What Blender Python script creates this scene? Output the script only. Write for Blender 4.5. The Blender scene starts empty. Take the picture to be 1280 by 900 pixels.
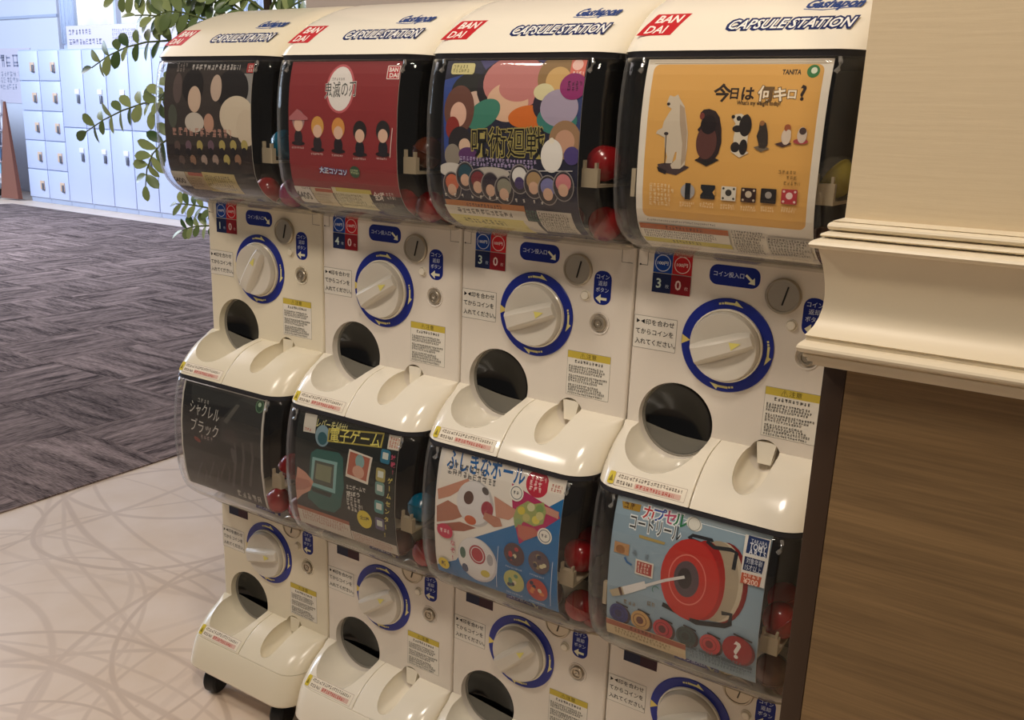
import bpy, bmesh, math, random
import numpy as np
from mathutils import Vector, Matrix
random.seed(7)
SC = bpy.context.scene
COL = SC.collection
PI = math.pi
S = 0.31           # spacing of the machine columns
HU = 0.5941        # height of one machine
ZD = 0.91          # height of the upper dials above the floor

# ---------------------------------------------------------------- camera
cam_d = bpy.data.cameras.new('camera'); cam = bpy.data.objects.new('camera', cam_d); COL.objects.link(cam)
FPX = 1134.25
cam_d.sensor_fit = 'HORIZONTAL'; cam_d.sensor_width = 36.0; cam_d.lens = 36.0 * FPX / 1280.0
cam_d.clip_start = 0.02; cam_d.clip_end = 100
cam.location = (1.33386, -1.19657, 0.28341 + ZD)
cam.rotation_euler = (1.318617, -0.037125, 0.572382)
SC.camera = cam

# ---------------------------------------------------------------- world, lights, exposure
SC.view_settings.view_transform = 'Standard'; SC.view_settings.look = 'None'
SC.view_settings.gamma = 1.0; SC.view_settings.use_curve_mapping = False
SC.view_settings.exposure = 0.0
w = bpy.data.worlds.new('world'); SC.world = w; w.use_nodes = True
bg = w.node_tree.nodes['Background']; bg.inputs[0].default_value = (1.0, 0.93, 0.86, 1); bg.inputs[1].default_value = 0.11

def area(name, loc, target, size, energy, col, size_y=None):
    l = bpy.data.lights.new(name, 'AREA'); l.energy = energy; l.color = col; l.size = size
    if size_y: l.shape = 'RECTANGLE'; l.size_y = size_y
    o = bpy.data.objects.new(name, l); COL.objects.link(o); o.location = loc
    o.rotation_euler = (Vector(target) - Vector(loc)).to_track_quat('-Z', 'Y').to_euler()
    return o
# warm ceiling lamps in front of the machines
area('ceiling_lamp', (0.9, -0.9, 2.55), (0.6, -0.2, 0.4), 0.26, 13.8, (1.0, 0.88, 0.75))
area('ceiling_lamp', (-0.5, -1.5, 2.55), (0.0, -0.2, 0.5), 0.26, 16.5, (1.0, 0.88, 0.76))
area('ceiling_lamp', (2.0, -1.6, 2.55), (1.3, -0.2, 0.8), 0.26, 10.5, (1.0, 0.85, 0.67))
# added out-of-view fills: cold daylight for the lockers, warm for the near carpet
area('hall_fill', (-12.5, 0.5, 3.4), (-9.0, 5.0, 0.6), 3.5, 430, (0.62, 0.78, 1.0))
area('hall_fill', (-7.5, 1.5, 3.6), (-7.0, 4.6, 0.3), 3.0, 330, (0.76, 0.82, 1.0))
area('hall_fill', (-4.0, 0.3, 3.2), (-2.4, 0.4, 0.0), 1.6, 34, (1.0, 0.90, 0.90))

# ---------------------------------------------------------------- material helpers
def lin(c):
    if isinstance(c, str):
        c = c.lstrip('#'); c = tuple(int(c[i:i+2], 16) / 255 for i in (0, 2, 4))
    return tuple(x / 12.92 if x <= 0.04045 else ((x + 0.055) / 1.055) ** 2.4 for x in c[:3])
def mat(name, col, rough=0.5, metal=0.0, coat=0.0, bump=0, bscale=80, spec=0.5, noise=0.0):
    m = bpy.data.materials.new(name); m.use_nodes = True
    nt = m.node_tree; b = nt.nodes['Principled BSDF']
    c = lin(col); b.inputs['Base Color'].default_value = (*c, 1)
    b.inputs['Roughness'].default_value = rough; b.inputs['Metallic'].default_value = metal
    b.inputs['Coat Weight'].default_value = coat; b.inputs['Specular IOR Level'].default_value = spec
    if bump or noise:
        tc = nt.nodes.new('ShaderNodeTexCoord'); n = nt.nodes.new('ShaderNodeTexNoise')
        n.inputs['Scale'].default_value = bscale; n.inputs['Detail'].default_value = 4
        nt.links.new(tc.outputs['Object'], n.inputs['Vector'])
        if bump:
            bp = nt.nodes.new('ShaderNodeBump'); bp.inputs['Strength'].default_value = bump; bp.inputs['Distance'].default_value = 0.002
            nt.links.new(n.outputs['Fac'], bp.inputs['Height']); nt.links.new(bp.outputs['Normal'], b.inputs['Normal'])
        if noise:
            mx = nt.nodes.new('ShaderNodeMix'); mx.data_type = 'RGBA'
            mx.inputs[6].default_value = (*[x * (1 - noise) for x in c], 1); mx.inputs[7].default_value = (*[min(1, x * (1 + noise)) for x in c], 1)
            nt.links.new(n.outputs['Fac'], mx.inputs[0]); nt.links.new(mx.outputs[2], b.inputs['Base Color'])
    return m
def clear_mat(name, tint, haze, hazecol, rough=0.03, ior=1.5, edge=0.0):
    m = bpy.data.materials.new(name); m.use_nodes = True; nt = m.node_tree
    nt.nodes.remove(nt.nodes['Principled BSDF']); out = nt.nodes['Material Output']
    t = nt.nodes.new('ShaderNodeBsdfTransparent'); t.inputs[0].default_value = (*tint, 1)
    d = nt.nodes.new('ShaderNodeBsdfDiffuse'); d.inputs[0].default_value = (*lin(hazecol), 1)
    g = nt.nodes.new('ShaderNodeBsdfGlossy'); g.inputs['Roughness'].default_value = rough
    fr = nt.nodes.new('ShaderNodeFresnel'); fr.inputs['IOR'].default_value = ior
    ge = nt.nodes.new('ShaderNodeNewGeometry'); io = nt.nodes.new('ShaderNodeMapRange')   # same reflectance from both sides of the wall
    io.inputs[3].default_value = ior; io.inputs[4].default_value = 1 / ior
    nt.links.new(ge.outputs['Backfacing'], io.inputs[0]); nt.links.new(io.outputs[0], fr.inputs['IOR'])
    m1 = nt.nodes.new('ShaderNodeMixShader'); m1.inputs[0].default_value = haze
    m2 = nt.nodes.new('ShaderNodeMixShader')
    nt.links.new(t.outputs[0], m1.inputs[1]); nt.links.new(d.outputs[0], m1.inputs[2])
    if edge:    # milky edge-on haze mixed into the colour imitates bright rim highlights
        lw = nt.nodes.new('ShaderNodeLayerWeight'); lw.inputs[0].default_value = 0.5
        pw = nt.nodes.new('ShaderNodeMath'); pw.operation = 'POWER'; pw.inputs[1].default_value = 8.0
        ma = nt.nodes.new('ShaderNodeMath'); ma.operation = 'MULTIPLY_ADD'; ma.inputs[1].default_value = edge; ma.inputs[2].default_value = haze
        nt.links.new(lw.outputs['Facing'], pw.inputs[0]); nt.links.new(pw.outputs[0], ma.inputs[0]); nt.links.new(ma.outputs[0], m1.inputs[0])
    nt.links.new(fr.outputs[0], m2.inputs[0]); nt.links.new(m1.outputs[0], m2.inputs[1]); nt.links.new(g.outputs[0], m2.inputs[2])
    nt.links.new(m2.outputs[0], out.inputs[0])
    return m
M = dict(
    white=mat('white_plastic', '#e6ddd0', 0.32, noise=0.02, bscale=6),
    white2=mat('glossy_white_plastic', '#f2ead8', 0.16, noise=0.015, bscale=6),
    cream=mat('cream_plastic', '#e8dec6', 0.25, noise=0.02, bscale=6),  # creamier tone for the plastic of the leftmost column
    knob=mat('knob_plastic', '#d6cfc1', 0.35),
    grey=mat('grey_plastic', '#8b867c', 0.4), dgrey=mat('gasket_rubber', '#25242a', 0.5),
    dark=mat('dark_interior', '#1d1714', 0.7), shelf=mat('beige_inner_shelf', '#b9a98c', 0.5),
    black=mat('black_gloss', '#060607', 0.12), rubber=mat('black_rubber', '#0b0b0c', 0.55),
    smoke=mat('smoked_flap_plastic', '#6a675f', 0.12),
    chrome=mat('brushed_metal', '#b5ab9a', 0.30, 0.75, bump=0.1, bscale=300), blackslot=mat('slot_black', '#0a0908', 0.6),
    blue=mat('blue_ring_plastic', '#14288f', 0.3), yellow=mat('yellow_pointer', '#e2d874', 0.5),
    clear=clear_mat('clear_case_plastic', (0.985, 0.985, 0.985), 0.003, '#e6e4e0', 0.03, 1.40, 1.0),
    lip=clear_mat('case_lip_plastic', (0.85, 0.84, 0.82), 0.42, '#cfc6b2', 0.12),
    capclear=clear_mat('capsule_shell', (0.92, 0.92, 0.92), 0.18, '#d8d4cc', 0.08),
    wallp=mat('painted_wallpaper', '#d6c3a2', 0.75), mould=mat('moulding_paint', '#e4d6bb', 0.42, bump=0.25, bscale=30),
    brown=mat('dark_brown_trim', '#3a2717', 0.5), locker=mat('locker_paint', '#bfc8e4', 0.4), lockbody=mat('locker_body', '#a9b4cc', 0.5),
    farwall=mat('hall_wall_paint', '#ccd0dc', 0.8), backwall=mat('column_paint', '#b9ada6', 0.8), lock=mat('lock_tag', '#d2b49a', 0.5),
    lockm=mat('lock_metal', '#6d6f78', 0.4, 0.5), board=mat('sign_board', '#cfc9d8', 0.6), wedge=mat('rack_side_wood', '#7c4c3c', 0.6),
    paper=mat('leaflet_rack_white', '#e4e4ec', 0.6), pot=mat('plant_pot', '#e8e4dc', 0.4), soil=mat('soil', '#2b2019', 0.9, bump=0.6),
    stem=mat('plant_stem', '#5b6a33', 0.6), trunk=mat('plant_trunk', '#33241a', 0.8),
)
def print_mat():
    m = bpy.data.materials.new('printed_ink'); m.use_nodes = True; nt = m.node_tree; b = nt.nodes['Principled BSDF']
    a = nt.nodes.new('ShaderNodeAttribute'); a.attribute_name = 'ink'; nt.links.new(a.outputs['Color'], b.inputs['Base Color'])
    b.inputs['Roughness'].default_value = 0.45; b.inputs['Specular IOR Level'].default_value = 0.22
    return m
M['ink'] = print_mat()
def leaf_mat():
    m = mat('leaf_green', '#3f5c2c', 0.35); nt = m.node_tree; b = nt.nodes['Principled BSDF']
    oi = nt.nodes.new('ShaderNodeObjectInfo'); r = nt.nodes.new('ShaderNodeValToRGB')
    r.color_ramp.elements[0].color = (*lin('#3f5e30'), 1); r.color_ramp.elements[1].color = (*lin('#a9b97c'), 1)
    nt.links.new(oi.outputs['Random'], r.inputs[0]); nt.links.new(r.outputs[0], b.inputs['Base Color'])
    b.inputs['Transmission Weight'].default_value = 0.0
    return m
M['leaf'] = leaf_mat()
def wood_mat():
    m = bpy.data.materials.new('brown_laminate'); m.use_nodes = True; nt = m.node_tree; b = nt.nodes['Principled BSDF']
    tc = nt.nodes.new('ShaderNodeTexCoord'); mp = nt.nodes.new('ShaderNodeMapping'); mp.inputs['Scale'].default_value = (0.9, 1, 26)
    n = nt.nodes.new('ShaderNodeTexNoise'); n.inputs['Scale'].default_value = 2.2; n.inputs['Detail'].default_value = 7; n.inputs['Roughness'].default_value = 0.65; n.inputs['Distortion'].default_value = 0.25
    mp2 = nt.nodes.new('ShaderNodeMapping'); mp2.inputs['Scale'].default_value = (6, 1, 260)
    n2 = nt.nodes.new('ShaderNodeTexNoise'); n2.inputs['Scale'].default_value = 2.0; n2.inputs['Detail'].default_value = 3
    r = nt.nodes.new('ShaderNodeValToRGB'); e = r.color_ramp.elements
    e[0].position = 0.3; e[0].color = (*lin('#634d31'), 1); e[1].position = 0.72; e[1].color = (*lin('#967850'), 1)
    mx = nt.nodes.new('ShaderNodeMix'); mx.data_type = 'FLOAT'; mx.inputs[0].default_value = 0.35
    for mm, nn in ((mp, n), (mp2, n2)):
        nt.links.new(tc.outputs['Object'], mm.inputs[0]); nt.links.new(mm.outputs[0], nn.inputs['Vector'])
    nt.links.new(n.outputs['Fac'], mx.inputs[2]); nt.links.new(n2.outputs['Fac'], mx.inputs[3])
    nt.links.new(mx.outputs[0], r.inputs[0]); nt.links.new(r.outputs[0], b.inputs['Base Color'])
    b.inputs['Roughness'].default_value = 0.5
    return m
M['wood'] = wood_mat()
def wallpaper_fix():
    m = M['wallp']; nt = m.node_tree; b = nt.nodes['Principled BSDF']
    tc = nt.nodes.new('ShaderNodeTexCoord'); mp = nt.nodes.new('ShaderNodeMapping'); mp.inputs['Scale'].default_value = (6, 6, 110)
    n = nt.nodes.new('ShaderNodeTexNoise'); n.inputs['Scale'].default_value = 1.5; n.inputs['Detail'].default_value = 5
    n3 = nt.nodes.new('ShaderNodeTexNoise'); n3.inputs['Scale'].default_value = 28; n3.inputs['Detail'].default_value = 5
    ad = nt.nodes.new('ShaderNodeMath'); ad.operation = 'ADD'
    bp = nt.nodes.new('ShaderNodeBump'); bp.inputs['Strength'].default_value = 0.10; bp.inputs['Distance'].default_value = 0.004
    nt.links.new(tc.outputs['Object'], mp.inputs[0]); nt.links.new(mp.outputs[0], n.inputs['Vector']); nt.links.new(tc.outputs['Object'], n3.inputs['Vector'])
    nt.links.new(n.outputs['Fac'], ad.inputs[0]); nt.links.new(n3.outputs['Fac'], ad.inputs[1])
    nt.links.new(ad.outputs[0], bp.inputs['Height']); nt.links.new(bp.outputs[0], b.inputs['Normal'])
wallpaper_fix()
def carpet_mat():
    m = bpy.data.materials.new('carpet_pile'); m.use_nodes = True; nt = m.node_tree; b = nt.nodes['Principled BSDF']; L = nt.links
    tc = nt.nodes.new('ShaderNodeTexCoord'); oi = nt.nodes.new('ShaderNodeObjectInfo')
    mu = nt.nodes.new('ShaderNodeMath'); mu.operation = 'MULTIPLY'; mu.inputs[1].default_value = 40
    cb = nt.nodes.new('ShaderNodeCombineXYZ'); va = nt.nodes.new('ShaderNodeVectorMath'); va.operation = 'ADD'
    L.new(oi.outputs['Random'], mu.inputs[0]); L.new(mu.outputs[0], cb.inputs[0]); L.new(mu.outputs[0], cb.inputs[2])
    L.new(tc.outputs['Object'], va.inputs[0]); L.new(cb.outputs[0], va.inputs[1])
    mp = nt.nodes.new('ShaderNodeMapping'); mp.inputs['Scale'].default_value = (2.2, 16, 1)
    mp2 = nt.nodes.new('ShaderNodeMapping'); mp2.inputs['Scale'].default_value = (14, 110, 1)
    n = nt.nodes.new('ShaderNodeTexNoise'); n.inputs['Scale'].default_value = 1.3; n.inputs['Detail'].default_value = 6; n.inputs['Distortion'].default_value = 0.4
    n2 = nt.nodes.new('ShaderNodeTexNoise'); n2.inputs['Scale'].default_value = 2.0; n2.inputs['Detail'].default_value = 4
    for mm, nn in ((mp, n), (mp2, n2)):
        L.new(va.outputs[0], mm.inputs[0]); L.new(mm.outputs[0], nn.inputs['Vector'])
    mx = nt.nodes.new('ShaderNodeMix'); mx.data_type = 'FLOAT'; mx.inputs[0].default_value = 0.42
    L.new(n.outputs['Fac'], mx.inputs[2]); L.new(n2.outputs['Fac'], mx.inputs[3])
    r = nt.nodes.new('ShaderNodeValToRGB'); e = r.color_ramp.elements
    e[0].position = 0.38; e[0].color = (*lin('#3a2f2d'), 1); e[1].position = 0.66; e[1].color = (*lin('#a8948e'), 1)
    L.new(mx.outputs[0], r.inputs[0])
    hv = nt.nodes.new('ShaderNodeHueSaturation'); mr = nt.nodes.new('ShaderNodeMapRange')
    mr.inputs[3].default_value = 0.86; mr.inputs[4].default_value = 1.12
    L.new(oi.outputs['Random'], mr.inputs[0]); L.new(mr.outputs[0], hv.inputs['Value']); L.new(r.outputs[0], hv.inputs['Color'])
    L.new(hv.outputs[0], b.inputs['Base Color']); b.inputs['Roughness'].default_value = 0.95; b.inputs['Specular IOR Level'].default_value = 0.15
    bp = nt.nodes.new('ShaderNodeBump'); bp.inputs['Strength'].default_value = 0.5; bp.inputs['Distance'].default_value = 0.004
    L.new(n2.outputs['Fac'], bp.inputs['Height']); L.new(bp.outputs[0], b.inputs['Normal'])
    return m
M['carpet'] = carpet_mat()
def vinyl_mat():
    m = bpy.data.materials.new('beige_vinyl_with_swirls'); m.use_nodes = True; nt = m.node_tree; b = nt.nodes['Principled BSDF']; L = nt.links
    tc = nt.nodes.new('ShaderNodeTexCoord')
    nz = nt.nodes.new('ShaderNodeTexNoise'); nz.inputs['Scale'].default_value = 1.3; nz.inputs['Detail'].default_value = 1
    L.new(tc.outputs['Object'], nz.inputs['Vector'])
    va = nt.nodes.new('ShaderNodeMix'); va.data_type = 'VECTOR'; va.inputs[0].default_value = 0.10
    L.new(tc.outputs['Object'], va.inputs[4]); L.new(nz.outputs['Color'], va.inputs[5])
    rg = random.Random(21); prev = None
    def math_(op, a_, b_=None):
        q = nt.nodes.new('ShaderNodeMath'); q.operation = op; L.new(a_, q.inputs[0])
        if isinstance(b_, float): q.inputs[1].default_value = b_
        elif b_ is not None: L.new(b_, q.inputs[1])
        return q.outputs[0]
    for i in range(46):        # long thin arcs drawn across the vinyl
        rad = rg.choice((rg.uniform(.10, .22), rg.uniform(.25, .5), rg.uniform(.6, 1.6), rg.uniform(1.0, 2.4)))
        cx, cy = rg.uniform(-1.3, .2), rg.uniform(-.9, 1.1); th = rg.uniform(0, 6.283)
        if rad > .5: cx += rad * math.cos(th); cy += rad * math.sin(th)
        d_ = nt.nodes.new('ShaderNodeVectorMath'); d_.operation = 'DISTANCE'; d_.inputs[1].default_value = (cx, cy, 0); L.new(va.outputs[1], d_.inputs[0])
        a_ = math_('ABSOLUTE', math_('SUBTRACT', d_.outputs['Value'], rad))
        r_ = nt.nodes.new('ShaderNodeMapRange'); r_.interpolation_type = 'SMOOTHSTEP'; wd = rg.uniform(.0035, .009)
        r_.inputs[1].default_value = wd * .5; r_.inputs[2].default_value = wd * 1.5; r_.inputs[3].default_value = rg.uniform(.12, .40); r_.inputs[4].default_value = 0; L.new(a_, r_.inputs[0])
        prev = r_.outputs[0] if prev is None else math_('MAXIMUM', prev, r_.outputs[0])
    n2 = nt.nodes.new('ShaderNodeTexNoise'); n2.inputs['Scale'].default_value = 5; n2.inputs['Detail'].default_value = 5; L.new(tc.outputs['Object'], n2.inputs['Vector'])
    r = nt.nodes.new('ShaderNodeValToRGB'); e = r.color_ramp.elements
    e[0].position = 0.3; e[0].color = (*lin('#dfc8af'), 1); e[1].position = 0.7; e[1].color = (*lin('#ecd9c6'), 1); L.new(n2.outputs['Fac'], r.inputs[0])
    mx = nt.nodes.new('ShaderNodeMix'); mx.data_type = 'RGBA'; mx.inputs[7].default_value = (*lin('#ab8f79'), 1)
    L.new(prev, mx.inputs[0]); L.new(r.outputs[0], mx.inputs[6]); L.new(mx.outputs[2], b.inputs['Base Color'])
    b.inputs['Roughness'].default_value = 0.38
    return m
M['vinyl'] = vinyl_mat()

# ---------------------------------------------------------------- object helpers
def link(name, me, m=None, parent=None, loc=(0, 0, 0), smooth=35):
    if m is not None and not me.materials: me.materials.append(m)
    if smooth and len(me.polygons):
        me.polygons.foreach_set('use_smooth', [True] * len(me.polygons)); me.set_sharp_from_angle(angle=math.radians(smooth))
    o = bpy.data.objects.new(name, me); COL.objects.link(o); o.parent = parent; o.location = loc
    return o
def mesh_of(bm, name='mesh'):
    bmesh.ops.recalc_face_normals(bm, faces=bm.faces[:])
    me = bpy.data.meshes.new(name); bm.to_mesh(me); bm.free(); return me
def obj(name, bm, m, parent=None, loc=(0, 0, 0), smooth=35): return link(name, mesh_of(bm, name), m, parent, loc, smooth)
def tag(o, label=None, cat=None, group=None, kind=None):
    if label: o['label'] = label
    if cat: o['category'] = cat
    if group: o['group'] = group
    if kind: o['kind'] = kind
    return o
def empty(name, loc, rz=0):
    o = bpy.data.objects.new(name, None); COL.objects.link(o); o.location = loc; o.rotation_euler = (0, 0, rz); o.empty_display_size = 0.05; return o
def copy_obj(o, parent):
    c = o.copy(); COL.objects.link(c); c.parent = parent; return c
def box(bm, x0, x1, y0, y1, z0, z1, bev=0):
    vs = [bm.verts.new(p) for p in ((x0,y0,z0),(x1,y0,z0),(x1,y1,z0),(x0,y1,z0),(x0,y0,z1),(x1,y0,z1),(x1,y1,z1),(x0,y1,z1))]
    fs = [bm.faces.new([vs[i] for i in f]) for f in ((0,3,2,1),(4,5,6,7),(0,1,5,4),(1,2,6,5),(2,3,7,6),(3,0,4,7))]
    if bev: bmesh.ops.bevel(bm, geom=list({e for f in fs for e in f.edges}), offset=bev, segments=2, affect='EDGES', profile=0.5)
    return bm
def lathe(bm, prof, c=(0, 0, 0), n=40, axis='y'):
    rings = []
    for r, h in prof:
        ring = []
        for i in range(n):
            a = 2 * PI * i / n
            if axis == 'y': p = (c[0] + r * math.cos(a), c[1] + h, c[2] + r * math.sin(a))
            else: p = (c[0] + r * math.cos(a), c[1] + r * math.sin(a), c[2] + h)
            ring.append(bm.verts.new(p))
        rings.append(ring)
    for a, b in zip(rings, rings[1:]):
        for i in range(n): bm.faces.new((a[i], a[(i+1) % n], b[(i+1) % n], b[i]))
    if prof[0][0] > 1e-5: bm.faces.new(rings[0])
    if prof[-1][0] > 1e-5: bm.faces.new(rings[-1])
    bmesh.ops.remove_doubles(bm, verts=bm.verts[:], dist=1e-6)
    return bm
def tube(bm, pts, r0, r1=None, n=6):
    r1 = r0 if r1 is None else r1; rings = []
    pts = [Vector(p) for p in pts]
    for i, p in enumerate(pts):
        d = (pts[min(i+1, len(pts)-1)] - pts[max(i-1, 0)]).normalized()
        u = d.cross(Vector((0.13, 0.31, 0.94))).normalized(); v = d.cross(u)
        r = r0 + (r1 - r0) * i / (len(pts) - 1)
        rings.append([bm.verts.new(p + (u * math.cos(2*PI*k/n) + v * math.sin(2*PI*k/n)) * r) for k in range(n)])
    for a, b in zip(rings, rings[1:]):
        for i in range(n): bm.faces.new((a[i], a[(i+1) % n], b[(i+1) % n], b[i]))
    bm.faces.new(rings[0]); bm.faces.new(rings[-1])
    return bm
def contour(D, rl, rr, xa, xb, yb, n=8):
    lim = max(yb + D - 0.0005, 0.0003); pts = [(xa, yb)]
    r = min(rl, lim)
    for i in range(n + 1):
        a = PI / 2 * i / n; pts.append((xa + r - r * math.cos(a), -D + r - r * math.sin(a)))
    r = min(rr, lim)
    for i in range(n + 1):
        a = PI / 2 * i / n; pts.append((xb - r + r * math.sin(a), -D + r - r * math.cos(a)))
    pts.append((xb, yb)); return pts
def loft(bm, secs, xa, xb, yb, caps=True, closed=True, n=8):
    """secs: (z, D, rl, rr)"""
    rings = [[bm.verts.new((x, y, s[0])) for x, y in contour(s[1], s[2], s[3], xa, xb, yb, n)] for s in secs]
    k = len(rings[0])
    for a, b in zip(rings, rings[1:]):
        for i in range(k if closed else k - 1): bm.faces.new((a[i], a[(i+1) % k], b[(i+1) % k], b[i]))
    if caps: bm.faces.new(rings[0]); bm.faces.new(rings[-1])
    return bm
def ellipsoid(c, r, tilt=0, seg=48):
    bm = bmesh.new(); bmesh.ops.create_uvsphere(bm, u_segments=seg, v_segments=seg // 2, radius=1)
    mt = Matrix.Translation(c) @ Matrix.Rotation(tilt, 4, 'X') @ Matrix.Diagonal((*r, 1))
    bmesh.ops.transform(bm, matrix=mt, verts=bm.verts); return bm
def cyl(c, r, y0, y1, n=64):
    bm = bmesh.new(); lathe(bm, [(r, y0), (r, y1)], c, n); return bm
def carve(bm, cutters):
    base = bpy.data.objects.new('tmp_base', mesh_of(bm)); COL.objects.link(base); tmp = [base]
    for cb in cutters:
        o = bpy.data.objects.new('tmp_cut', mesh_of(cb)); COL.objects.link(o); tmp.append(o)
        md = base.modifiers.new('b', 'BOOLEAN'); md.operation = 'DIFFERENCE'; md.object = o; md.solver = 'EXACT'
    dg = bpy.context.evaluated_depsgraph_get()
    me = bpy.data.meshes.new_from_object(base.evaluated_get(dg))
    for o in tmp:
        d = o.data; bpy.data.objects.remove(o)
        bpy.data.meshes.remove(d)
    me.materials.clear()
    return me

# ---------------------------------------------------------------- printing (vector art as ink geometry on a surface)
_glyph = {}
def text_geo(s, shear=0.0, offset=0.0):
    key = (s, shear, offset)
    if key in _glyph: return _glyph[key]
    c = bpy.data.curves.new('t', 'FONT'); c.body = s; c.resolution_u = 2; c.shear = shear; c.offset = offset; c.fill_mode = 'FRONT'
    o = bpy.data.objects.new('t', c); COL.objects.link(o)
    bpy.context.view_layer.update()
    me = bpy.data.meshes.new_from_object(o.evaluated_get(bpy.context.evaluated_depsgraph_get()))
    v = np.array([tuple(a.co[:2]) for a in me.vertices]) if len(me.vertices) else np.zeros((0, 2)); f = [tuple(p.vertices) for p in me.polygons]
    bpy.data.objects.remove(o); bpy.data.curves.remove(c); bpy.data.meshes.remove(me)
    _glyph[key] = (v, f); return _glyph[key]
class Ink:
    """collects flat coloured shapes in (x, z), later wrapped over a surface y = -D(z)"""
    def __init__(s): s.items = []; s.layer = 0
    def geo(s, v, f, col): s.items.append((np.asarray(v, float), f, lin(col), s.layer)); s.layer += 1
    def poly(s, pts, col): s.geo(pts, [tuple(range(len(pts)))], col)
    def rect(s, x0, z0, x1, z1, col, r=0, n=5):
        if x0 > x1: x0, x1 = x1, x0
        if z0 > z1: z0, z1 = z1, z0
        if r <= 0: s.poly([(x0,z0),(x1,z0),(x1,z1),(x0,z1)], col); return
        r = min(r, (x1-x0)/2, (z1-z0)/2); P = []
        for cx, cz, a0 in ((x1-r, z0+r, -PI/2), (x1-r, z1-r, 0), (x0+r, z1-r, PI/2), (x0+r, z0+r, PI)):
            for i in range(n + 1): a = a0 + PI/2*i/n; P.append((cx + r*math.cos(a), cz + r*math.sin(a)))
        s.poly(P, col)
    def ell(s, x, z, rx, rz, col, rot=0, n=28):
        c, q = math.cos(rot), math.sin(rot)
        s.poly([(x + rx*math.cos(a)*c - rz*math.sin(a)*q, z + rx*math.cos(a)*q + rz*math.sin(a)*c) for a in [2*PI*i/n for i in range(n)]], col)
    def ring(s, x, z, r0, r1, col, rz=1.0, n=32, a0=0, a1=2*PI, rot=0):
        P = []; k = n + 1
        for r in (r0, r1):
            for i in range(k):
                a = a0 + (a1-a0)*i/n; u, w_ = r*math.cos(a), r*rz*math.sin(a)
                P.append((x + u*math.cos(rot) - w_*math.sin(rot), z + u*math.sin(rot) + w_*math.cos(rot)))
        s.geo(P, [(i, i+1, k+i+1, k+i) for i in range(n)], col)
    def line(s, pts, wd, col):
        V, F = [], []
        pts = [np.array(p, float) for p in pts]
        for i, p in enumerate(pts):
            d = pts[min(i+1, len(pts)-1)] - pts[max(i-1, 0)]; d /= np.hypot(*d) + 1e-12; nrm = np.array([-d[1], d[0]]) * wd / 2
            V += [p + nrm, p - nrm]
        for i in range(len(pts)-1): F.append((2*i, 2*i+1, 2*i+3, 2*i+2))
        s.geo(V, F, col)
    def text(s, t, x, z, h, col, w=None, rot=0.0, anchor='c', shear=0.0, bold=0.0, outline=None, ow=0.06):
        """h: height of the em square; w: fit to width; anchor c or l; (x,z) = centre / left-middle"""
        v0, f = text_geo(t, shear, bold)
        if not len(v0): return
        lo, hi = v0.min(0), v0.max(0)
        sx = h; 
        if w: sx = w / (hi[0] - lo[0])
        def place(v):
            q = v.copy(); q[:, 0] = (q[:, 0] - ((lo[0]+hi[0])/2 if anchor == 'c' else lo[0])) * sx; q[:, 1] = (q[:, 1] - (lo[1]+hi[1])/2) * h
            c, k = math.cos(rot), math.sin(rot)
            return np.stack([x + q[:, 0]*c - q[:, 1]*k, z + q[:, 0]*k + q[:, 1]*c], 1)
        if outline:
            v1, f1 = text_geo(t, shear, ow); s.geo(place(v1), f1, outline)
        s.geo(place(v0), f, col)
    def scribble(s, x0, z1, x1, z0, rows, col, fill=0.55, rng=None, gap=0.16, ragged=0.25):
        """print too small to read: rows of little dashes"""
        rng = rng or random; V, F = [], []; rh = max((z1 - z0) / rows, 0.0008)
        for i in range(rows):
            zc = z1 - rh*(i+.5); x = x0; end = x1 - (x1-x0)*ragged*rng.random()
            while x < end:
                wd = rh * (rng.uniform(0.35, 0.95) if rh < .0026 else rng.uniform(.6, .85)); hh = rh * (fill * rng.uniform(.55, 1) / 2 if rh < .0026 else .42); xe = min(x + wd, end)
                bars = [(x, zc-hh, xe, zc+hh)] if rh < .0026 else [(x + wd*rng.uniform(0, .3), zc + hh*q - rh*.06, xe - wd*rng.uniform(0, .3), zc + hh*q + rh*.06) for q in rng.sample((-.8, -.3, .1, .5, .85), 3)] + [(x + wd*q - rh*.05, zc - hh, x + wd*q + rh*.05, zc + hh*.9) for q in rng.sample((.15, .45, .75), rng.choice((1, 2)))]
                for a0, b0, a1, b1 in bars:
                    k = len(V); V += [(a0, b0), (a1, b0), (a1, b1), (a0, b1)]; F.append((k, k+1, k+2, k+3))
                x += wd + rh*gap*rng.uniform(.6, 1.6)
        if F: s.geo(V, F, col)
    def build(s, name, parent, loc, Y, cuts=None, step=0.00009, base=0.0003, clip=None):
        bm = bmesh.new(); cl = bm.loops.layers.float_color.new('ink'); ly = bm.verts.layers.float.new('ly')
        for v, f, col, lay in s.items:
            vs = [bm.verts.new((p[0], 0, p[1])) for p in v]
            for q in vs: q[ly] = lay
            for fi in f:
                try: fc = bm.faces.new([vs[i] for i in fi])
                except ValueError: continue
                for lp in fc.loops: lp[cl] = (*col, 1)
        if clip:
            for co, no in (((clip[0],0,0),(-1,0,0)), ((clip[1],0,0),(1,0,0)), ((0,0,clip[2]),(0,0,-1)), ((0,0,clip[3]),(0,0,1))):
                bmesh.ops.bisect_plane(bm, geom=bm.verts[:]+bm.edges[:]+bm.faces[:], plane_co=co, plane_no=no, clear_outer=True)
        if cuts is not None:
            for z in cuts:
                bmesh.ops.bisect_plane(bm, geom=bm.verts[:]+bm.edges[:]+bm.faces[:], dist=1e-7, plane_co=(0,0,z), plane_no=(0,0,1))
        for q in bm.verts: q.co.y = Y(q.co.z) - base - step * q[ly]
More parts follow.
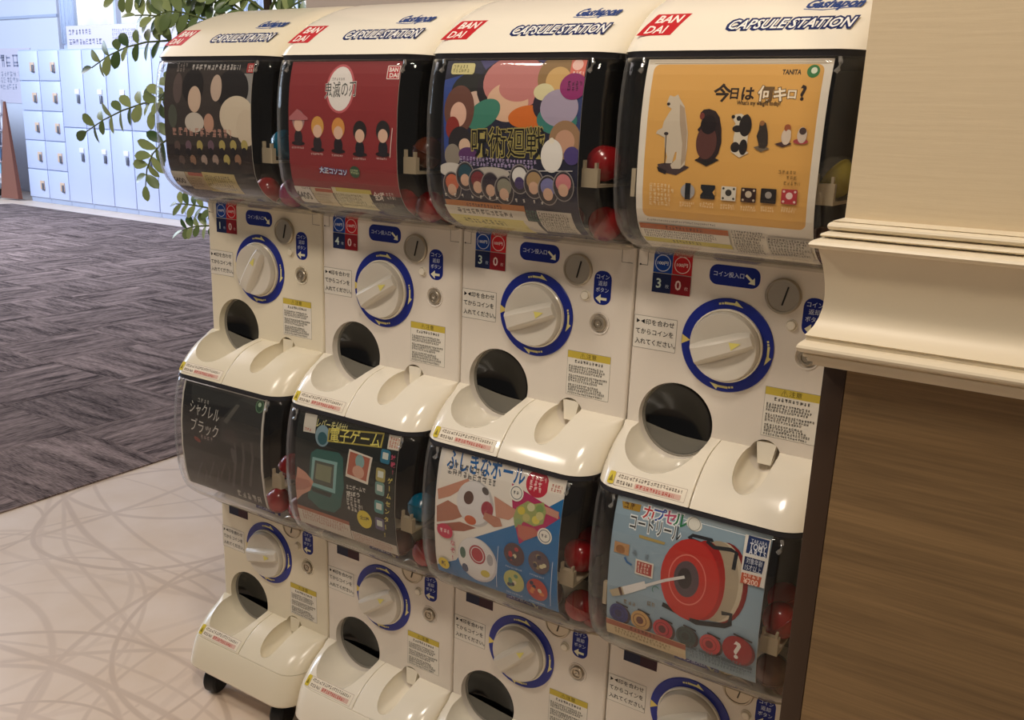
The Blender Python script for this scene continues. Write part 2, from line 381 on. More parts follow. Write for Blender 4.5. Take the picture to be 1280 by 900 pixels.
        for fc in bm.faces:
            fc.normal_update()
            if fc.normal.y > 0: fc.normal_flip()
        me = bpy.data.meshes.new(name); bm.to_mesh(me); bm.free()
        return link(name, me, M['ink'], parent, loc, smooth=0)
flatY = lambda z: 0.0

# ---------------------------------------------------------------- the setting
def tri_floor():
    bm = bmesh.new(); box(bm, -15, 4, -4, 7.5, -0.05, 0.0)
    f = obj('floor', bm, M['vinyl'], smooth=0); tag(f, kind='structure')
    return f
floor = tri_floor()
tile = bmesh.new(); box(tile, -0.2495, 0.2495, -0.2495, 0.2495, 0.0, 0.005, bev=0.0012); tile_me = mesh_of(tile, 'carpet_tile')
tile_me.materials.append(M['carpet'])
ex = -1.31
for i in range(22):
    for j in range(12):
        x = ex - 0.25 - 0.5 * i; y = -0.55 + 0.5 * j
        if x < -9.3 and y > 5.45 - 0.55 * (-9.3 - x) : continue
        o = bpy.data.objects.new('carpet_tile', tile_me); COL.objects.link(o); o.parent = floor; o.location = (x, y, 0.0)
        o.rotation_euler = (0, 0, PI/2 * ((i + j) % 2) + PI * random.randint(0, 1))

# wall behind the machines
bm = bmesh.new(); box(bm, -0.226, 3.2, 0.36, 0.60, 0, 2.9); tag(obj('wall_back', bm, M['backwall'], smooth=0), kind='structure')
# far hall wall with ledge, window
FY = 6.35
bm = bmesh.new()
box(bm, -15, -10.70, FY, FY + .2, 0, 3.4); box(bm, -10.70, 2, FY, FY+.2, 0, 2.0); box(bm, -10.70, 2, FY, FY+.2, 3.3, 3.6)
wall_far = tag(obj('wall_far', bm, M['farwall'], smooth=0), kind='structure')
bm = bmesh.new(); box(bm, -15, -11.37, FY - 0.03, FY, 2.385, 2.42); box(bm, -11.38, -10.71, FY - 0.10, FY - .07, 2.375, 2.41)
tag(obj('trim_1', bm, M['lockbody'], smooth=0), kind='structure')
bm = bmesh.new(); box(bm, -11.37, -10.72, FY - 0.08, FY, 0, 3.3); tag(obj('wall_column', bm, M['farwall'], smooth=0), kind='structure')
win = empty('window_1', (-8.2, FY, 2.0)); tag(win, kind='structure')
def emit_mat(name, c1, c2, st, zlo, zhi):
    m = bpy.data.materials.new(name); m.use_nodes = True; nt = m.node_tree; nt.nodes.remove(nt.nodes['Principled BSDF'])
    e = nt.nodes.new('ShaderNodeEmission'); e.inputs[1].default_value = st
    tc = nt.nodes.new('ShaderNodeTexCoord'); sp = nt.nodes.new('ShaderNodeSeparateXYZ'); mr = nt.nodes.new('ShaderNodeMapRange')
    mr.inputs[1].default_value = zlo; mr.inputs[2].default_value = zhi
    n = nt.nodes.new('ShaderNodeTexNoise'); n.inputs['Scale'].default_value = 2.5
    mp = nt.nodes.new('ShaderNodeMapping'); mp.inputs['Scale'].default_value = (2.5, 1, 0.3)
    nt.links.new(tc.outputs['Object'], mp.inputs[0]); nt.links.new(mp.outputs[0], n.inputs['Vector'])
    ad = nt.nodes.new('ShaderNodeMath'); ad.operation = 'MULTIPLY_ADD'; ad.inputs[1].default_value = 0.5; 
    nt.links.new(tc.outputs['Object'], sp.inputs[0]); nt.links.new(sp.outputs[2], mr.inputs[0])
    nt.links.new(n.outputs['Fac'], ad.inputs[0]); nt.links.new(mr.outputs[0], ad.inputs[2])
    mx = nt.nodes.new('ShaderNodeMix'); mx.data_type = 'RGBA'; mx.inputs[6].default_value = (*lin(c1), 1); mx.inputs[7].default_value = (*lin(c2), 1)
    nt.links.new(ad.outputs[0], mx.inputs[0]); nt.links.new(mx.outputs[2], e.inputs[0]); nt.links.new(e.outputs[0], nt.nodes['Material Output'].inputs[0])
    return m
glow = emit_mat('daylit_street', '#a9cdd8', '#ffffff', 1.15, 0.0, 0.6)
for k in range(10):
    x0 = -2.45 + k * 1.07
    bm = bmesh.new(); box(bm, x0 + .03, x0 + 1.04, 0.06, 0.075, 0.03, 1.28); obj('pane', bm, glow, win, smooth=0)
    bm = bmesh.new(); box(bm, x0 - .02, x0 + .03, -0.01, 0.12, 0.0, 1.3); obj('mullion', bm, M['locker'], win, smooth=0)
bm = bmesh.new(); box(bm, -2.48, 8.3, -0.04, 0.12, -0.03, 0.02); obj('sill', bm, M['locker'], win, smooth=0)
# sheer curtain gathered at the left of the window
curt = clear_mat('sheer_curtain', (0.9, 0.95, 1.0), 0.55, '#dfe8fb', 0.5, 1.02)
for cx, cw in ((-10.45, .34), (-8.0, .5), (-6.9, .5)):
    bm = bmesh.new(); pr = None
    for i in range(49):
        x = cx - cw/2 + cw * i / 48; y = FY - 0.09 + 0.03 * math.sin(i * 1.15)
        a = bm.verts.new((x, y, 2.03)); b = bm.verts.new((x, y, 3.3))
        if pr: bm.faces.new((pr[0], a, b, pr[1]))
        pr = (a, b)
    c = obj('curtain', bm, curt); c.modifiers.new('s', 'SOLIDIFY').thickness = 0.002
    tag(c, {-10.45: 'sheer pale curtain gathered at the left end of the far window', -8.0: 'sheer pale curtain hanging behind the plant leaves at the far window', -6.9: 'sheer pale curtain of the far window furthest right'}[cx], 'curtain', 'sheer curtains at the far window')

# ---------------------------------------------------------------- pillar wall with moulding on the right
XW, YW = 1.122, -0.25
bm = bmesh.new(); box(bm, XW, 3.4, YW, 0.30, 0, 2.9); pil = obj('wall_right', bm, M['wallp'], smooth=0); tag(pil, kind='structure')
bm = bmesh.new(); box(bm, XW + 0.022, 3.4, YW - 0.003, YW - 0.0002, 0.004, 0.91 + 0.066); obj('wood_panel', bm, M['wood'], pil, smooth=0)
bm = bmesh.new(); box(bm, XW - 0.001, XW + 0.0215, YW - 0.004, YW + 0.03, 0.004, 0.91 + 0.066, bev=0.0008); obj('edge_trim', bm, M['brown'], pil)
def bead(p0, zc, r, depth, n=7):      # half-round bead standing out of the profile
    return [(p0 + depth * math.cos(a), zc + r * math.sin(a)) for a in [PI/2 - PI * i / (n - 1) for i in range(n)]]
MP = [(0, .2075), (.0075, .2050)] + bead(.0070, .2000, .0042, .0034) + [(.0098, .1945)] + bead(.0108, .1918, .0022, .0034) + [(.0132, .1885)] + bead(.0140, .1832, .0048, .0066) + \
     [(.0138, .1770), (.0122, .1700), (.0104, .1620), (.0086, .1520), (.0072, .1400), (.0066, .128), (.0070, .118), (.0086, .108), (.0112, .1000), (.0146, .0940), (.0162, .0918), (.0150, .0905), (.0150, .0868)] + \
     bead(.0150, .0800, .0062, .0056, 9) + [(.0160, .0720), (.0158, .0695), (.0128, .0680), (.0126, .0640), (.0092, .0625), (.0088, .0585), (.0060, .0570), (0, .0545)]
bm = bmesh.new(); KY = 2.3; rings = []
for p, z in MP:
    z = z + ZD; rings.append([bm.verts.new((XW - p, YW + 0.06, z)), bm.verts.new((XW - p, YW - p * KY, z)), bm.verts.new((3.4, YW - p * KY, z))])
for a, b in zip(rings, rings[1:]):
    for i in range(2): bm.faces.new((a[i], a[i+1], b[i+1], b[i]))
tag(obj('trim_2', bm, M['mould'], smooth=28), kind='structure')

# ---------------------------------------------------------------- capsule machine prototypes
X0, X1 = -0.1438, 0.1633
R = 0.044
def interp(P):
    zs = [p[0] for p in P]; ds = [p[1] for p in P]
    return lambda z: float(np.interp(z, zs, ds))
HOOD = [(.3800, .1120), (.389, .1045), (.401, .0915), (.414, .0775), (.427, .0610), (.438, .0425), (.449, .0185), (.460, -.008), (.469, -.036), (.476, -.066), (.482, -.104), (.487, -.15), (.490, -.20), (.491, -.29)]
CASEU = [(.1155, -.020), (.118, .004), (.122, .026), (.129, .052), (.138, .076), (.150, .097), (.165, .112), (.185, .1215), (.21, .126), (.25, .1275), (.30, .1265), (.33, .1235), (.355, .1185), (.3740, .1125)]
CASEL = [(.0815, -.020), (.085, .0), (.094, .020), (.104, .040), (.1145, .058), (.1275, .077), (.1415, .095), (.156, .108), (.175, .1165), (.20, .1225), (.25, .1275), (.30, .1265), (.33, .1235), (.358, .1185), (.3840, .1105)]
def hoodY(z): return -interp(HOOD)(z)
def dense(P, n):
    zs = np.linspace(P[0][0], P[-1][0], n); f = interp(P); return [(float(z), f(z)) for z in zs]
BC = (-0.0665, 0, -0.1245); BR = 0.0575     # dispenser opening
def chin_sections(P): return P
CH = [(-.1375, .0008), (-.1385, .010), (-.1405, .024), (-.1440, .038), (-.1490, .051), (-.1560, .064), (-.1640, .075), (-.1730, .085), (-.1830, .0945), (-.1930, .1025), (-.2035, .109)]
CHL = [p for p in CH if p[0] > -.186] + [(-.186, .097)]
SK = [(-.1872, .0985), (-.195, .1035), (-.21, .1105), (-.228, .1165), (-.243, .1205), (-.247, .1185)]
def chinY(z): return -float(np.interp(-z, [-p[0] for p in CH], [p[1] for p in CH]))

def make_proto(lower):
    """returns list of (name, mesh, material key, children[list])"""
    parts = []
    zb = -.247 if lower else -.2035
    ch = CHL if lower else CH
    # cabinet
    bm = bmesh.new(); ztop = .0860 if lower else .1195
    zs = [(zb + .001, -.0, .004, .004), (ztop, -.0, .004, .004)]
    loft(bm, [(z, D, a, b) for z, D, a, b in zs], X0, X1, 0.30, n=3)
    cuts = [cyl(BC, BR, -.05, .046), ellipsoid((.069, -.030, -.1525), (.0255, .066, .0262), tilt=0.22), cyl((.1105, 0, .0015), .0175, -.02, .004, 40)]
    parts.append(('cabinet', carve(bm, cuts), 'white'))
    # tray halves
    cr = 0.0142 / 1
    for nm, xa, xb, rl, rr in (('capsule_tray', X0, .0055, R, .002), ('coin_tray_cover', .0068, X1, .0025, R)):
        bm = bmesh.new(); loft(bm, [(z, D, rl, rr) for z, D in reversed(ch)], xa, xb, 0.0, n=10)
        if nm == 'capsule_tray': cs = [ellipsoid((-.0655, -.035, -.1245), (.0600, .107, .0610)), cyl(BC, BR, -.06, .04)]
        else: cs = [ellipsoid((.069, -.030, -.1525), (.0255, .066, .0262), tilt=0.22)]
        parts.append((nm, carve(bm, cs), 'white2'))
    if lower:
        bm = bmesh.new(); loft(bm, [(z, D, R, R) for z, D in reversed(SK)], X0, X1, 0.28, n=10); parts.append(('base_skirt', mesh_of(bm), 'white2'))
    # dispenser interior
    bm = bmesh.new(); lathe(bm, [(.0573, .0445), (.0573, .013), (.0553, .012), (.0545, .014), (.0545, .0445)], BC, 56)
    parts.append(('opening_rim', mesh_of(bm), 'grey'))
    bm = bmesh.new(); lathe(bm, [(.0, .0400), (.0545, .0400), (.0545, .017), (.049, .0215), (.038, .0285), (.020, .034), (.0, .036)], BC, 56)
    parts.append(('capsule_door', mesh_of(bm), 'black'))
    bm = bmesh.new(); V = []     # smoked flap closing the lower third of the opening
    for j in range(6):
        row = []
        for i in range(25):
            a = math.radians(196 + 136 * i / 24); q = j / 5
            ex_, ez_ = .0538 * math.cos(a), .0538 * math.sin(a)
            cx_ = .0538 * math.cos(math.radians(196)) * (1 - i / 24) + .0538 * math.cos(math.radians(332)) * (i / 24)
            cz_ = .0538 * math.sin(math.radians(196)) * (1 - i / 24) + .0538 * math.sin(math.radians(332)) * (i / 24) - .006 * math.sin(PI * i / 24)
            row.append(bm.verts.new((BC[0] + ex_ + (cx_ - ex_) * q, .0150 + .006 * math.sin(q * PI / 2) * math.sin(PI * i / 24), BC[2] + ez_ + (cz_ - ez_) * q)))
        V.append(row)
    for a, b in zip(V, V[1:]):
        for i in range(24): bm.faces.new((a[i], a[i+1], b[i+1], b[i]))
    bmesh.ops.remove_doubles(bm, verts=bm.verts[:], dist=1e-5)
    parts.append(('flap', mesh_of(bm), 'smoke'))
    # return flap in the coin cup
    bm = bmesh.new(); v = [(.056, -.1275), (.084, -.1275), (.0795, -.158), (.0610, -.158)]
    f = [bm.verts.new((x, .0015 - .004 * (z + .1275) / -.03, z)) for x, z in v]; b = [bm.verts.new((x, .012, z)) for x, z in v]
    bm.faces.new(f); bm.faces.new(b[::-1]); [bm.faces.new((f[i], b[i], b[(i+1) % 4], f[(i+1) % 4])) for i in range(4)]
    parts.append(('coin_return_flap', mesh_of(bm), 'white2'))
    # blue ring plate
    bm = bmesh.new(); lathe(bm, [(.0663, 0.0), (.0663, -.0012), (.0655, -.0018), (.0512, -.0018), (.0512, 0)], (0, 0, 0), 72)
    parts.append(('dial_ring', mesh_of(bm), 'blue'))
    bm = bmesh.new(); lathe(bm, [(.0518, -.0005), (.0518, -.006), (.0500, -.0075), (.0488, -.006)], (0, 0, 0), 72); parts.append(('knob_collar', mesh_of(bm), 'white2'))
    # coin slot
    bm = bmesh.new(); lathe(bm, [(.0240, 0), (.0240, -.0045), (.0225, -.0065), (.0205, -.0065), (.0200, -.0050), (.0, -.0050)], (.071, 0, .079), 48)
    parts.append(('coin_slot', mesh_of(bm), 'chrome'))
    bm = bmesh.new(); box(bm, .0, .0019, -.0062, -.004, -.013, .013)
    bmesh.ops.transform(bm, matrix=Matrix.Translation((.0735, 0, .080)) @ Matrix.Rotation(math.radians(14), 4, 'Y'), verts=bm.verts)
    parts.append(('slot', mesh_of(bm), 'blackslot'))
    bm = bmesh.new(); lathe(bm, [(.0080, 0), (.0080, -.002), (.0072, -.003), (.0066, -.002), (.0066, -.0008)], (.0855, 0, .0415), 28); lathe(bm, [(.0062, -.0003), (.0062, -.0045), (.005, -.0055), (0, -.0055)], (.0855, 0, .0415), 28)
    parts.append(('return_button', mesh_of(bm), 'white2'))
    bm = bmesh.new(); lathe(bm, [(.0172, .0035), (.0172, -.001), (.0158, -.001), (.0125, .003)], (.1105, 0, .0015), 36); parts.append(('lock_bezel', mesh_of(bm), 'white'))
    bm = bmesh.new(); lathe(bm, [(.0112, .0035), (.0112, -.002), (.0102, -.0032), (.0075, -.0032), (.0070, -.001), (.0048, -.001), (.0045, -.003), (.002, -.003), (0, -.0005)], (.1105, 0, .0015), 36)
    parts.append(('key_lock', mesh_of(bm), 'chrome'))
    # capsule compartment
    zc0 = .0835 if lower else .1165
    zt0 = .3828 if lower else .3725      # top of the clear case
    bm = bmesh.new()
    box(bm, X0 + .002, X1 - .002, .135, .15, zc0, zt0); box(bm, X0 + .001, X0 + .004, .035, .15, zc0, zt0); box(bm, X1 - .004, X1 - .001, .035, .15, zc0, zt0)
    box(bm, X0 + .001, X1 - .001, -.085, .15, zt0, zt0 + .006)
    parts.append(('inner_compartment', mesh_of(bm), 'dark'))
    bm = bmesh.new(); loft(bm, [(zc0 + .004, .010, .02, .02), (zc0 + .009, .012, .02, .02)], X0 + .004, X1 - .004, .134, n=5); 
    box(bm, .117, .141, -.092, -.083, .207, .232); box(bm, .118, .121, -.092, -.086, .232, .243); box(bm, .136, .139, -.092, -.086, .232, .240); box(bm, .117, .141, -.083, .13, .207, .211)
    box(bm, -.118, -.112, -.094, -.088, .200, .236)
    parts.append(('inner_shelf', mesh_of(bm), 'shelf'))
    bm = bmesh.new(); loft(bm, [(zt0, .1090, R, R), (.3890 if lower else .3798, .1105 if not lower else .1080, R, R)], X0 + .0005, X1 - .0005, .30, n=8); parts.append(('gasket', mesh_of(bm), 'dgrey'))
    CA = CASEL if lower else CASEU
    bm = bmesh.new(); loft(bm, [(z, D, R, R) for z, D in dense([q for q in CA if q[0] < zt0] + [(zt0, interp(CA)(zt0))], 34)], X0, X1, .032, caps=False, closed=False, n=10)
    me = mesh_of(bm); parts.append(('clear_case', me, 'clear'))
    bm = bmesh.new(); z = CA[0][0]
    P = CA[:4]
    loft(bm, [(q[0] - .0022, q[1] + .0012, R, R) for q in P] , X0 - .0004, X1 + .0004, .032, caps=False, closed=False, n=10)
    parts.append(('case_lip', mesh_of(bm), 'lip'))
    for cx in (-.104, .134):
        bm = bmesh.new(); tube(bm, [(cx, -.111, zt0 - .001), (cx + .002, -.113, zt0 - .007), (cx + .001, -.1155, zt0 - .014), (cx - .002, -.1165, zt0 - .018)], .0022, .0030, 8)
        parts.append(('card_clip', mesh_of(bm), 'capclear'))
    # back and sides of the upper zone
    bm = bmesh.new(); box(bm, X0, X1, .151, .30, ztop, zt0)
    parts.append(('rear_housing', mesh_of(bm), 'white'))
    if not lower:
        bm = bmesh.new(); loft(bm, [(z, D, .042, .042) for z, D in HOOD], X0 - .0006, X1 + .0006, .30, n=10); parts.append(('hood', mesh_of(bm), 'white2'))
    return parts
PROTO = {False: make_proto(False), True: make_proto(True)}

# knob
bm = bmesh.new(); lathe(bm, [(.0486, -.002), (.0486, -.014), (.0470, -.0175), (.0445, -.0180), (.030, -.0150), (.0, -.0140)], (0, 0, 0), 64); KNOB = mesh_of(bm, 'knob')
bm = bmesh.new(); P = []
for x, hw, y in ((-.0462, .0105, -.0185), (-.0440, .0130, -.0235), (-.030, .0118, -.0270), (.0, .0105, -.0285), (.030, .0098, -.0270), (.0440, .0090, -.0235), (.0462, .0070, -.0185)):
    P.append([bm.verts.new((x, -.012, -hw - .006)), bm.verts.new((x, y + .002, -hw)), bm.verts.new((x, y, -hw + .003)), bm.verts.new((x, y, hw - .003)), bm.verts.new((x, y + .002, hw)), bm.verts.new((x, -.012, hw + .006))])
for a, b in zip(P, P[1:]):
    for i in range(5): bm.faces.new((a[i], a[i+1], b[i+1], b[i]))
bm.faces.new(P[0]); bm.faces.new(P[-1]); GRIP = mesh_of(bm, 'grip')
I = Ink(); I.poly([(.018, .0065), (.018, -.0065), (.033, 0)], '#d9cf62'); 
bm = bmesh.new()
v = [bm.verts.new((x, -.0283, z)) for x, z in ((.015, -.0055), (.031, 0), (.015, .0055))]; bm.faces.new(v)
POINT = mesh_of(bm, 'pointer')

def Label(fn, name, Y=flatY, cuts=None):
    I = Ink(); fn(I); return I
# ---- shared printed labels (local dial coordinates)
NAVY = '#15277f'
def l_mark(I): I.poly([(-.0655, .0070), (-.0655, -.0070), (-.0530, 0)], '#e2cd74')
def l_arrows(I, a=0):
    Yw = '#e6dd9a'
    I.layer = 0
    if 1:
        # clockwise arrow: dots, shaft, head along the tangent
        for da, kind in ((14, 'd'), (10, 'd'), (0, 's'), (-10, 'h')):
            t = math.radians(a + da); r = .0592; c = (r*math.cos(t), r*math.sin(t))
            tan = (math.sin(t), -math.cos(t)); nr = (math.cos(t), math.sin(t))
            P = {'d': [(-.0015,-.0014),(.0015,-.0014),(.0015,.0014),(-.0015,.0014)], 's': [(-.008,-.0017),(.008,-.0015),(.008,.0015),(-.008,.0017)], 'h': [(-.004,-.0015),(.009,-.0015),(-.003,.0055),(-.004,.0015)]}[kind]
            I.poly([(c[0]+u*tan[0]+w_*nr[0], c[1]+u*tan[1]+w_*nr[1]) for u, w_ in P], Yw)
def l_coin(I):
    I.rect(-.034, .083, .0375, .111, NAVY, .0115)
    I.text('コイン投入口', -.028, .0985, .0078, '#c9d2ea', w=.043, anchor='l', bold=.01)
    I.line([(.0175, .1005), (.027, .0925)], .0034, '#e8e6c8'); I.poly([(.031, .0882), (.0215, .0892), (.0300, .0978)], '#e8e6c8')
def l_side(I):
    I.rect(.0985, .0305, .1275, .0815, NAVY, .0125)
    I.text('コイン', .1130, .0725, .0080, '#c9d2ea', w=.021, bold=.01); I.text('返却', .1130, .0628, .0080, '#c9d2ea', w=.0145, bold=.01); I.text('ボタン', .1130, .0530, .0080, '#c9d2ea', w=.021, bold=.01)
    I.poly([(.1025, .0395), (.111, .0465), (.111, .0415), (.121, .0415), (.121, .0375), (.111, .0375), (.111, .0325)], '#e8e6c8')
def l_instr(I):
    I.rect(-.1420, -.0240, -.0748, .0245, '#8d877c', .001); I.rect(-.1414, -.0234, -.0754, .0239, '#e8e2d6', .001)
    I.poly([(-.138, .0195), (-.138, .0125), (-.1325, .016)], '#1c1c1c'); I.poly([(-.1250, .0195), (-.1250, .0125), (-.1310, .016)], '#1c1c1c')
    I.text('印を合わせ', -.1235, .0160, .0090, '#1c1c1c', w=.0445, anchor='l', bold=.008)
    I.text('てからコインを', -.1385, .0015, .0094, '#1c1c1c', w=.059, anchor='l', bold=.008)
    I.text('入れてください。', -.1385, -.0135, .0094, '#1c1c1c', w=.063, anchor='l', bold=.008)
def l_warn(I):
    I.rect(.0605, -.1175, .1345, -.0468, '#9a9488', .0008); I.rect(.0610, -.1170, .1340, -.0473, '#e7e1d4', .0006)
    I.rect(.0610, -.0580, .1340, -.0473, '#cbb54a'); I.text('⚠注意', .0965, -.0526, .0085, '#4a4322', w=.028)
    r = random.Random(4)
    I.scribble(.074, -.0600, .122, -.0655, 1, '#333230', .6, r, ragged=0)
    for z in (-.069, -.0840, -.0985): I.scribble(.0640, z, .1310, z - .0125, 3, '#55524d', .5, r)
    I.scribble(.0640, -.1118, .1310, -.1155, 1, '#55524d', .5, r)
def l_seam(I): I.line([(X1 - .0215, .116), (X1 - .0215, .098), (X1 - .004, .098)], .0009, '#7a746a')
def l_seam2(I):
    I.line([(X0 + .0165, .116), (X0 + .0165, .098), (X0 + .004, .098)], .0009, '#7a746a'); I.ell(X0 + .0055, .0985, .0014, .0014, '#3a3631', n=10)
def l_chin(I):
    I.rect(-.108, -.1995, -.0015, -.1835, '#b9a79a', .0006); I.rect(-.1074, -.1990, -.0021, -.1840, '#efe5d2', .0006)
    I.rect(-.118, -.1985, -.1085, -.1835, '#d8c23c', .002); I.poly([(-.1165, -.195), (-.1132, -.187), (-.110, -.195)], '#8a7a1e')
    r = random.Random(9); I.scribble(-.104, -.1850, -.006, -.1900, 1, '#6b5c50', .6, r, ragged=.05)
    I.scribble(-.104, -.1920, -.078, -.1972, 1, '#6b5c50', .6, r); I.rect(-.076, -.1975, -.008, -.1915, '#d9b5a6'); I.scribble(-.074, -.1918, -.012, -.1972, 1, '#c0473c', .6, r)
def l_hood(I):
    P = lambda x0, x1, z0, z1, k: [(x0, z0), (x1, z0), (x1 + k, z1), (x0 + k, z1)]
    I.poly(P(-.1255, -.0795, .4000, .4290, .0135), '#c2252c')
    I.text('BAN', -.0915, .4217, .0140, '#f4ece2', w=.036, shear=.3, bold=.03)
    I.text('DAI', -.1020, .4077, .0140, '#f4ece2', w=.030, shear=.3, bold=.02)
def l_hood2(I):
    I.text('CAPSULE STATION', .0650, .4115, .0175, '#1b2a5e', w=.153, shear=.35, bold=.13)
    I.text('CAPSULE STATION', .0655, .4117, .0165, '#f2efe8', w=.147, shear=.35, bold=.018)
def l_hood3(I):
    I.text('Gashapon', .1060, .4350, .0165, '#25427f', w=.066, shear=.45, bold=.045)
    I.line([(.072, .4297), (.095, .4277), (.136, .4310)], .0010, '#2c4b8f')
labels = {}
def proto_label(fn, Y, cuts=None, name='label'):
    I = Ink(); fn(I); o = I.build(name, None, (0, 0, 0), Y, cuts); me = o.data; bpy.data.objects.remove(o); return me
LB = dict(
    position_mark=proto_label(l_mark, lambda z: -.0018), coin_label=proto_label(l_coin, flatY), return_label=proto_label(l_side, flatY),
    instruction_label=proto_label(l_instr, flatY), warning_label=proto_label(l_warn, flatY), door_seam=proto_label(l_seam, flatY), hinge_seam=proto_label(l_seam2, flatY),
)
ARR = [proto_label(lambda I, a=a: l_arrows(I, a), lambda z: -.0018) for a in (90, 0, 270)]
chin_me = proto_label(l_chin, lambda z: chinY(z), [p[0] for p in CH])
def l_chin_low(I):
    l_chin(I)
    I.items = [(v + np.array([0, .0155]), f, c, l) for v, f, c, l in I.items]
chin_low_me = proto_label(l_chin_low, lambda z: chinY(z), [p[0] for p in CH])
hood_mes = [(n_, proto_label(f_, hoodY, [p[0] for p in HOOD])) for n_, f_ in (('maker_logo', l_hood), ('station_lettering', l_hood2), ('brand_lettering', l_hood3))]
def l_price(yen):
    def fn(I):
        I.rect(-.1180, .0895, -.0895, .1180, '#17459c'); I.rect(-.0889, .0895, -.0600, .1180, '#c4222b')
        I.ring(-.1038, .1035, .0108, .0120, '#cdd6ea'); I.ring(-.0745, .1035, .0108, .0120, '#ecd0cc')
        I.text('100円', -.1038, .1035, .0060, '#e4e9f2', w=.0165, bold=.02); I.text('100円', -.0745, .1035, .0060, '#f2dcd8', w=.0165, bold=.02)
        I.rect(-.1180, .0610, -.0893, .0885, '#1d2a55'); I.rect(-.0893, .0610, -.0600, .0885, '#8c1c26')
        if yen:
            I.text(yen, -.1080, .0745, .0190, '#d3e2d8', bold=.02); I.text('0', -.0785, .0745, .0190, '#e9cfcb', bold=.02)
            I.text('枚', -.0950, .0710, .0060, '#b9c4dd'); I.text('枚', -.0660, .0710, .0060, '#e0b4b0')
    return fn
def l_price_blank(I):
    I.rect(-.1180, .0570, -.0893, .0765, '#262b44'); I.rect(-.0893, .0570, -.0605, .0765, '#3f2530')

COLNAME = ['leftmost column', 'second column', 'third column', 'rightmost column']
UPD = ['dark pale-figure poster', 'red round-logo poster', 'dark blue crowded poster', 'yellow animal poster']
LOD = ['black brush-lettered poster', 'teal handheld game poster', 'puzzle ball poster', 'red cord reel poster']
KROT = {(0,0): 58, (1,0): 30, (2,0): 20, (3,0): 22, (0,1): 14, (1,1): 34, (2,1): 42, (3,1): 30}
KPTR = {(0,1): 1}
YEN = ['1', '4', '3', '3']
MACH = {}
for low in (False, True):
    off = .2035 if not low else .247
    for k in range(4):
        zdial = ZD - (HU if low else 0)
        root = empty('capsule_machine', (k * S, 0, zdial - off))
        if low: root.location.z = 0; off = zdial
        d = LOD[k] if low else UPD[k]
        tag(root, ('lower' if low else 'upper') + ' white capsule toy machine with the ' + d + ', ' + COLNAME[k], 'capsule machine', 'white capsule toy machines stacked two high in a row')
        MACH[(k, low)] = (root, off)
        for nm, me, mk in PROTO[low]:
            mm = M['cream'] if (k == 0 and mk in ('white', 'white2') ) else M[mk]
            if not me.materials: me.materials.append(M[mk])
            o = link(nm, me, None, root, (0, 0, off), smooth=0 if me.get('done') else 32); me['done'] = 1
            if mm is not M[mk]:
                o.material_slots[0].link = 'OBJECT'; o.material_slots[0].material = mm
            if nm == 'clear_case':
                o.modifiers.new('s', 'SOLIDIFY').thickness = 0.0022
            if nm == 'slot': o.parent = prev; o.location = (0, 0, 0)
            prev = o
        kn = link('knob', KNOB, M['knob'], root, (0, 0, off), 32); kn.rotation_euler = (0, -math.radians(KROT[(k, int(low))]), 0)
        link('grip', GRIP, M['knob'], kn, (0, 0, 0), 30)
        link('pointer', POINT, M['yellow'], kn, (0, 0, 0), 0)
        for nm, me in LB.items():
            if low and nm in ('door_seam', 'hinge_seam'): continue
            link(nm, me, None, root, (0, 0, off), 0)
        for me in ARR: link('ring_arrow', me, None, root, (0, 0, off), 0)
        link('tray_label', chin_low_me if low else chin_me, None, root, (0, 0, off), 0)
        I = Ink(); (l_price_blank if low else l_price(YEN[k]))(I); I.build('price_sticker', root, (0, 0, off), flatY)
        for nm, me in (hood_mes if not low else []): link(nm, me, None, root, (0, 0, off), 0)
        if low:
            for cx in (-.088, .112):
                for cy in (-.078, .235):
                    bm = bmesh.new(); lathe(bm, [(.004, -.015), (.025, -.015), (.029, -.011), (.029, .011), (.025, .015), (.004, .015)], (0, 0, .029), 28, 'y')
                    bmesh.ops.transform(bm, matrix=Matrix.Rotation(PI/2 + .25, 4, 'Z'), verts=bm.verts)
                    box(bm, -.015, .015, -.015, .015, .035, off - .2475, bev=.002)
                    obj('caster', bm, M['rubber'], root, (cx, cy, 0))

# ---------------------------------------------------------------- capsules inside the cases
def cap_mesh(r):
    bm = bmesh.new(); prof = [(0, -r)] + [(r*math.cos(a), r*math.sin(a)) for a in [math.radians(t) for t in (-70, -50, -30, -12, -2)]] + [(r*1.03, -.0006), (r*1.03, .0012)]
    lathe(bm, prof, (0, 0, 0), 24, 'z'); a = mesh_of(bm, 'shell')
    bm = bmesh.new(); prof = [(r*.99, .0013)] + [(r*.98*math.cos(t), r*math.sin(t)) for t in [math.radians(q) for q in (5, 25, 45, 65, 80)]] + [(0, r)]
    lathe(bm, prof, (0, 0, 0), 24, 'z'); return a, mesh_of(bm, 'lid')
CAPR = .0255; CA_, CB_ = cap_mesh(CAPR)
for m_ in (CA_, CB_):
    m_.polygons.foreach_set('use_smooth', [True]*len(m_.polygons))
CM = {k: mat('capsule_' + k, c, 0.2) for k, c in dict(red='#96161a', teal='#0b6e8c', blue='#1b3f8a', purple='#4b2a72', magenta='#a02a5e', orange='#c8442c', yellow='#8f7f2e', brown='#5a2d1c', green='#1f5a48').items()}
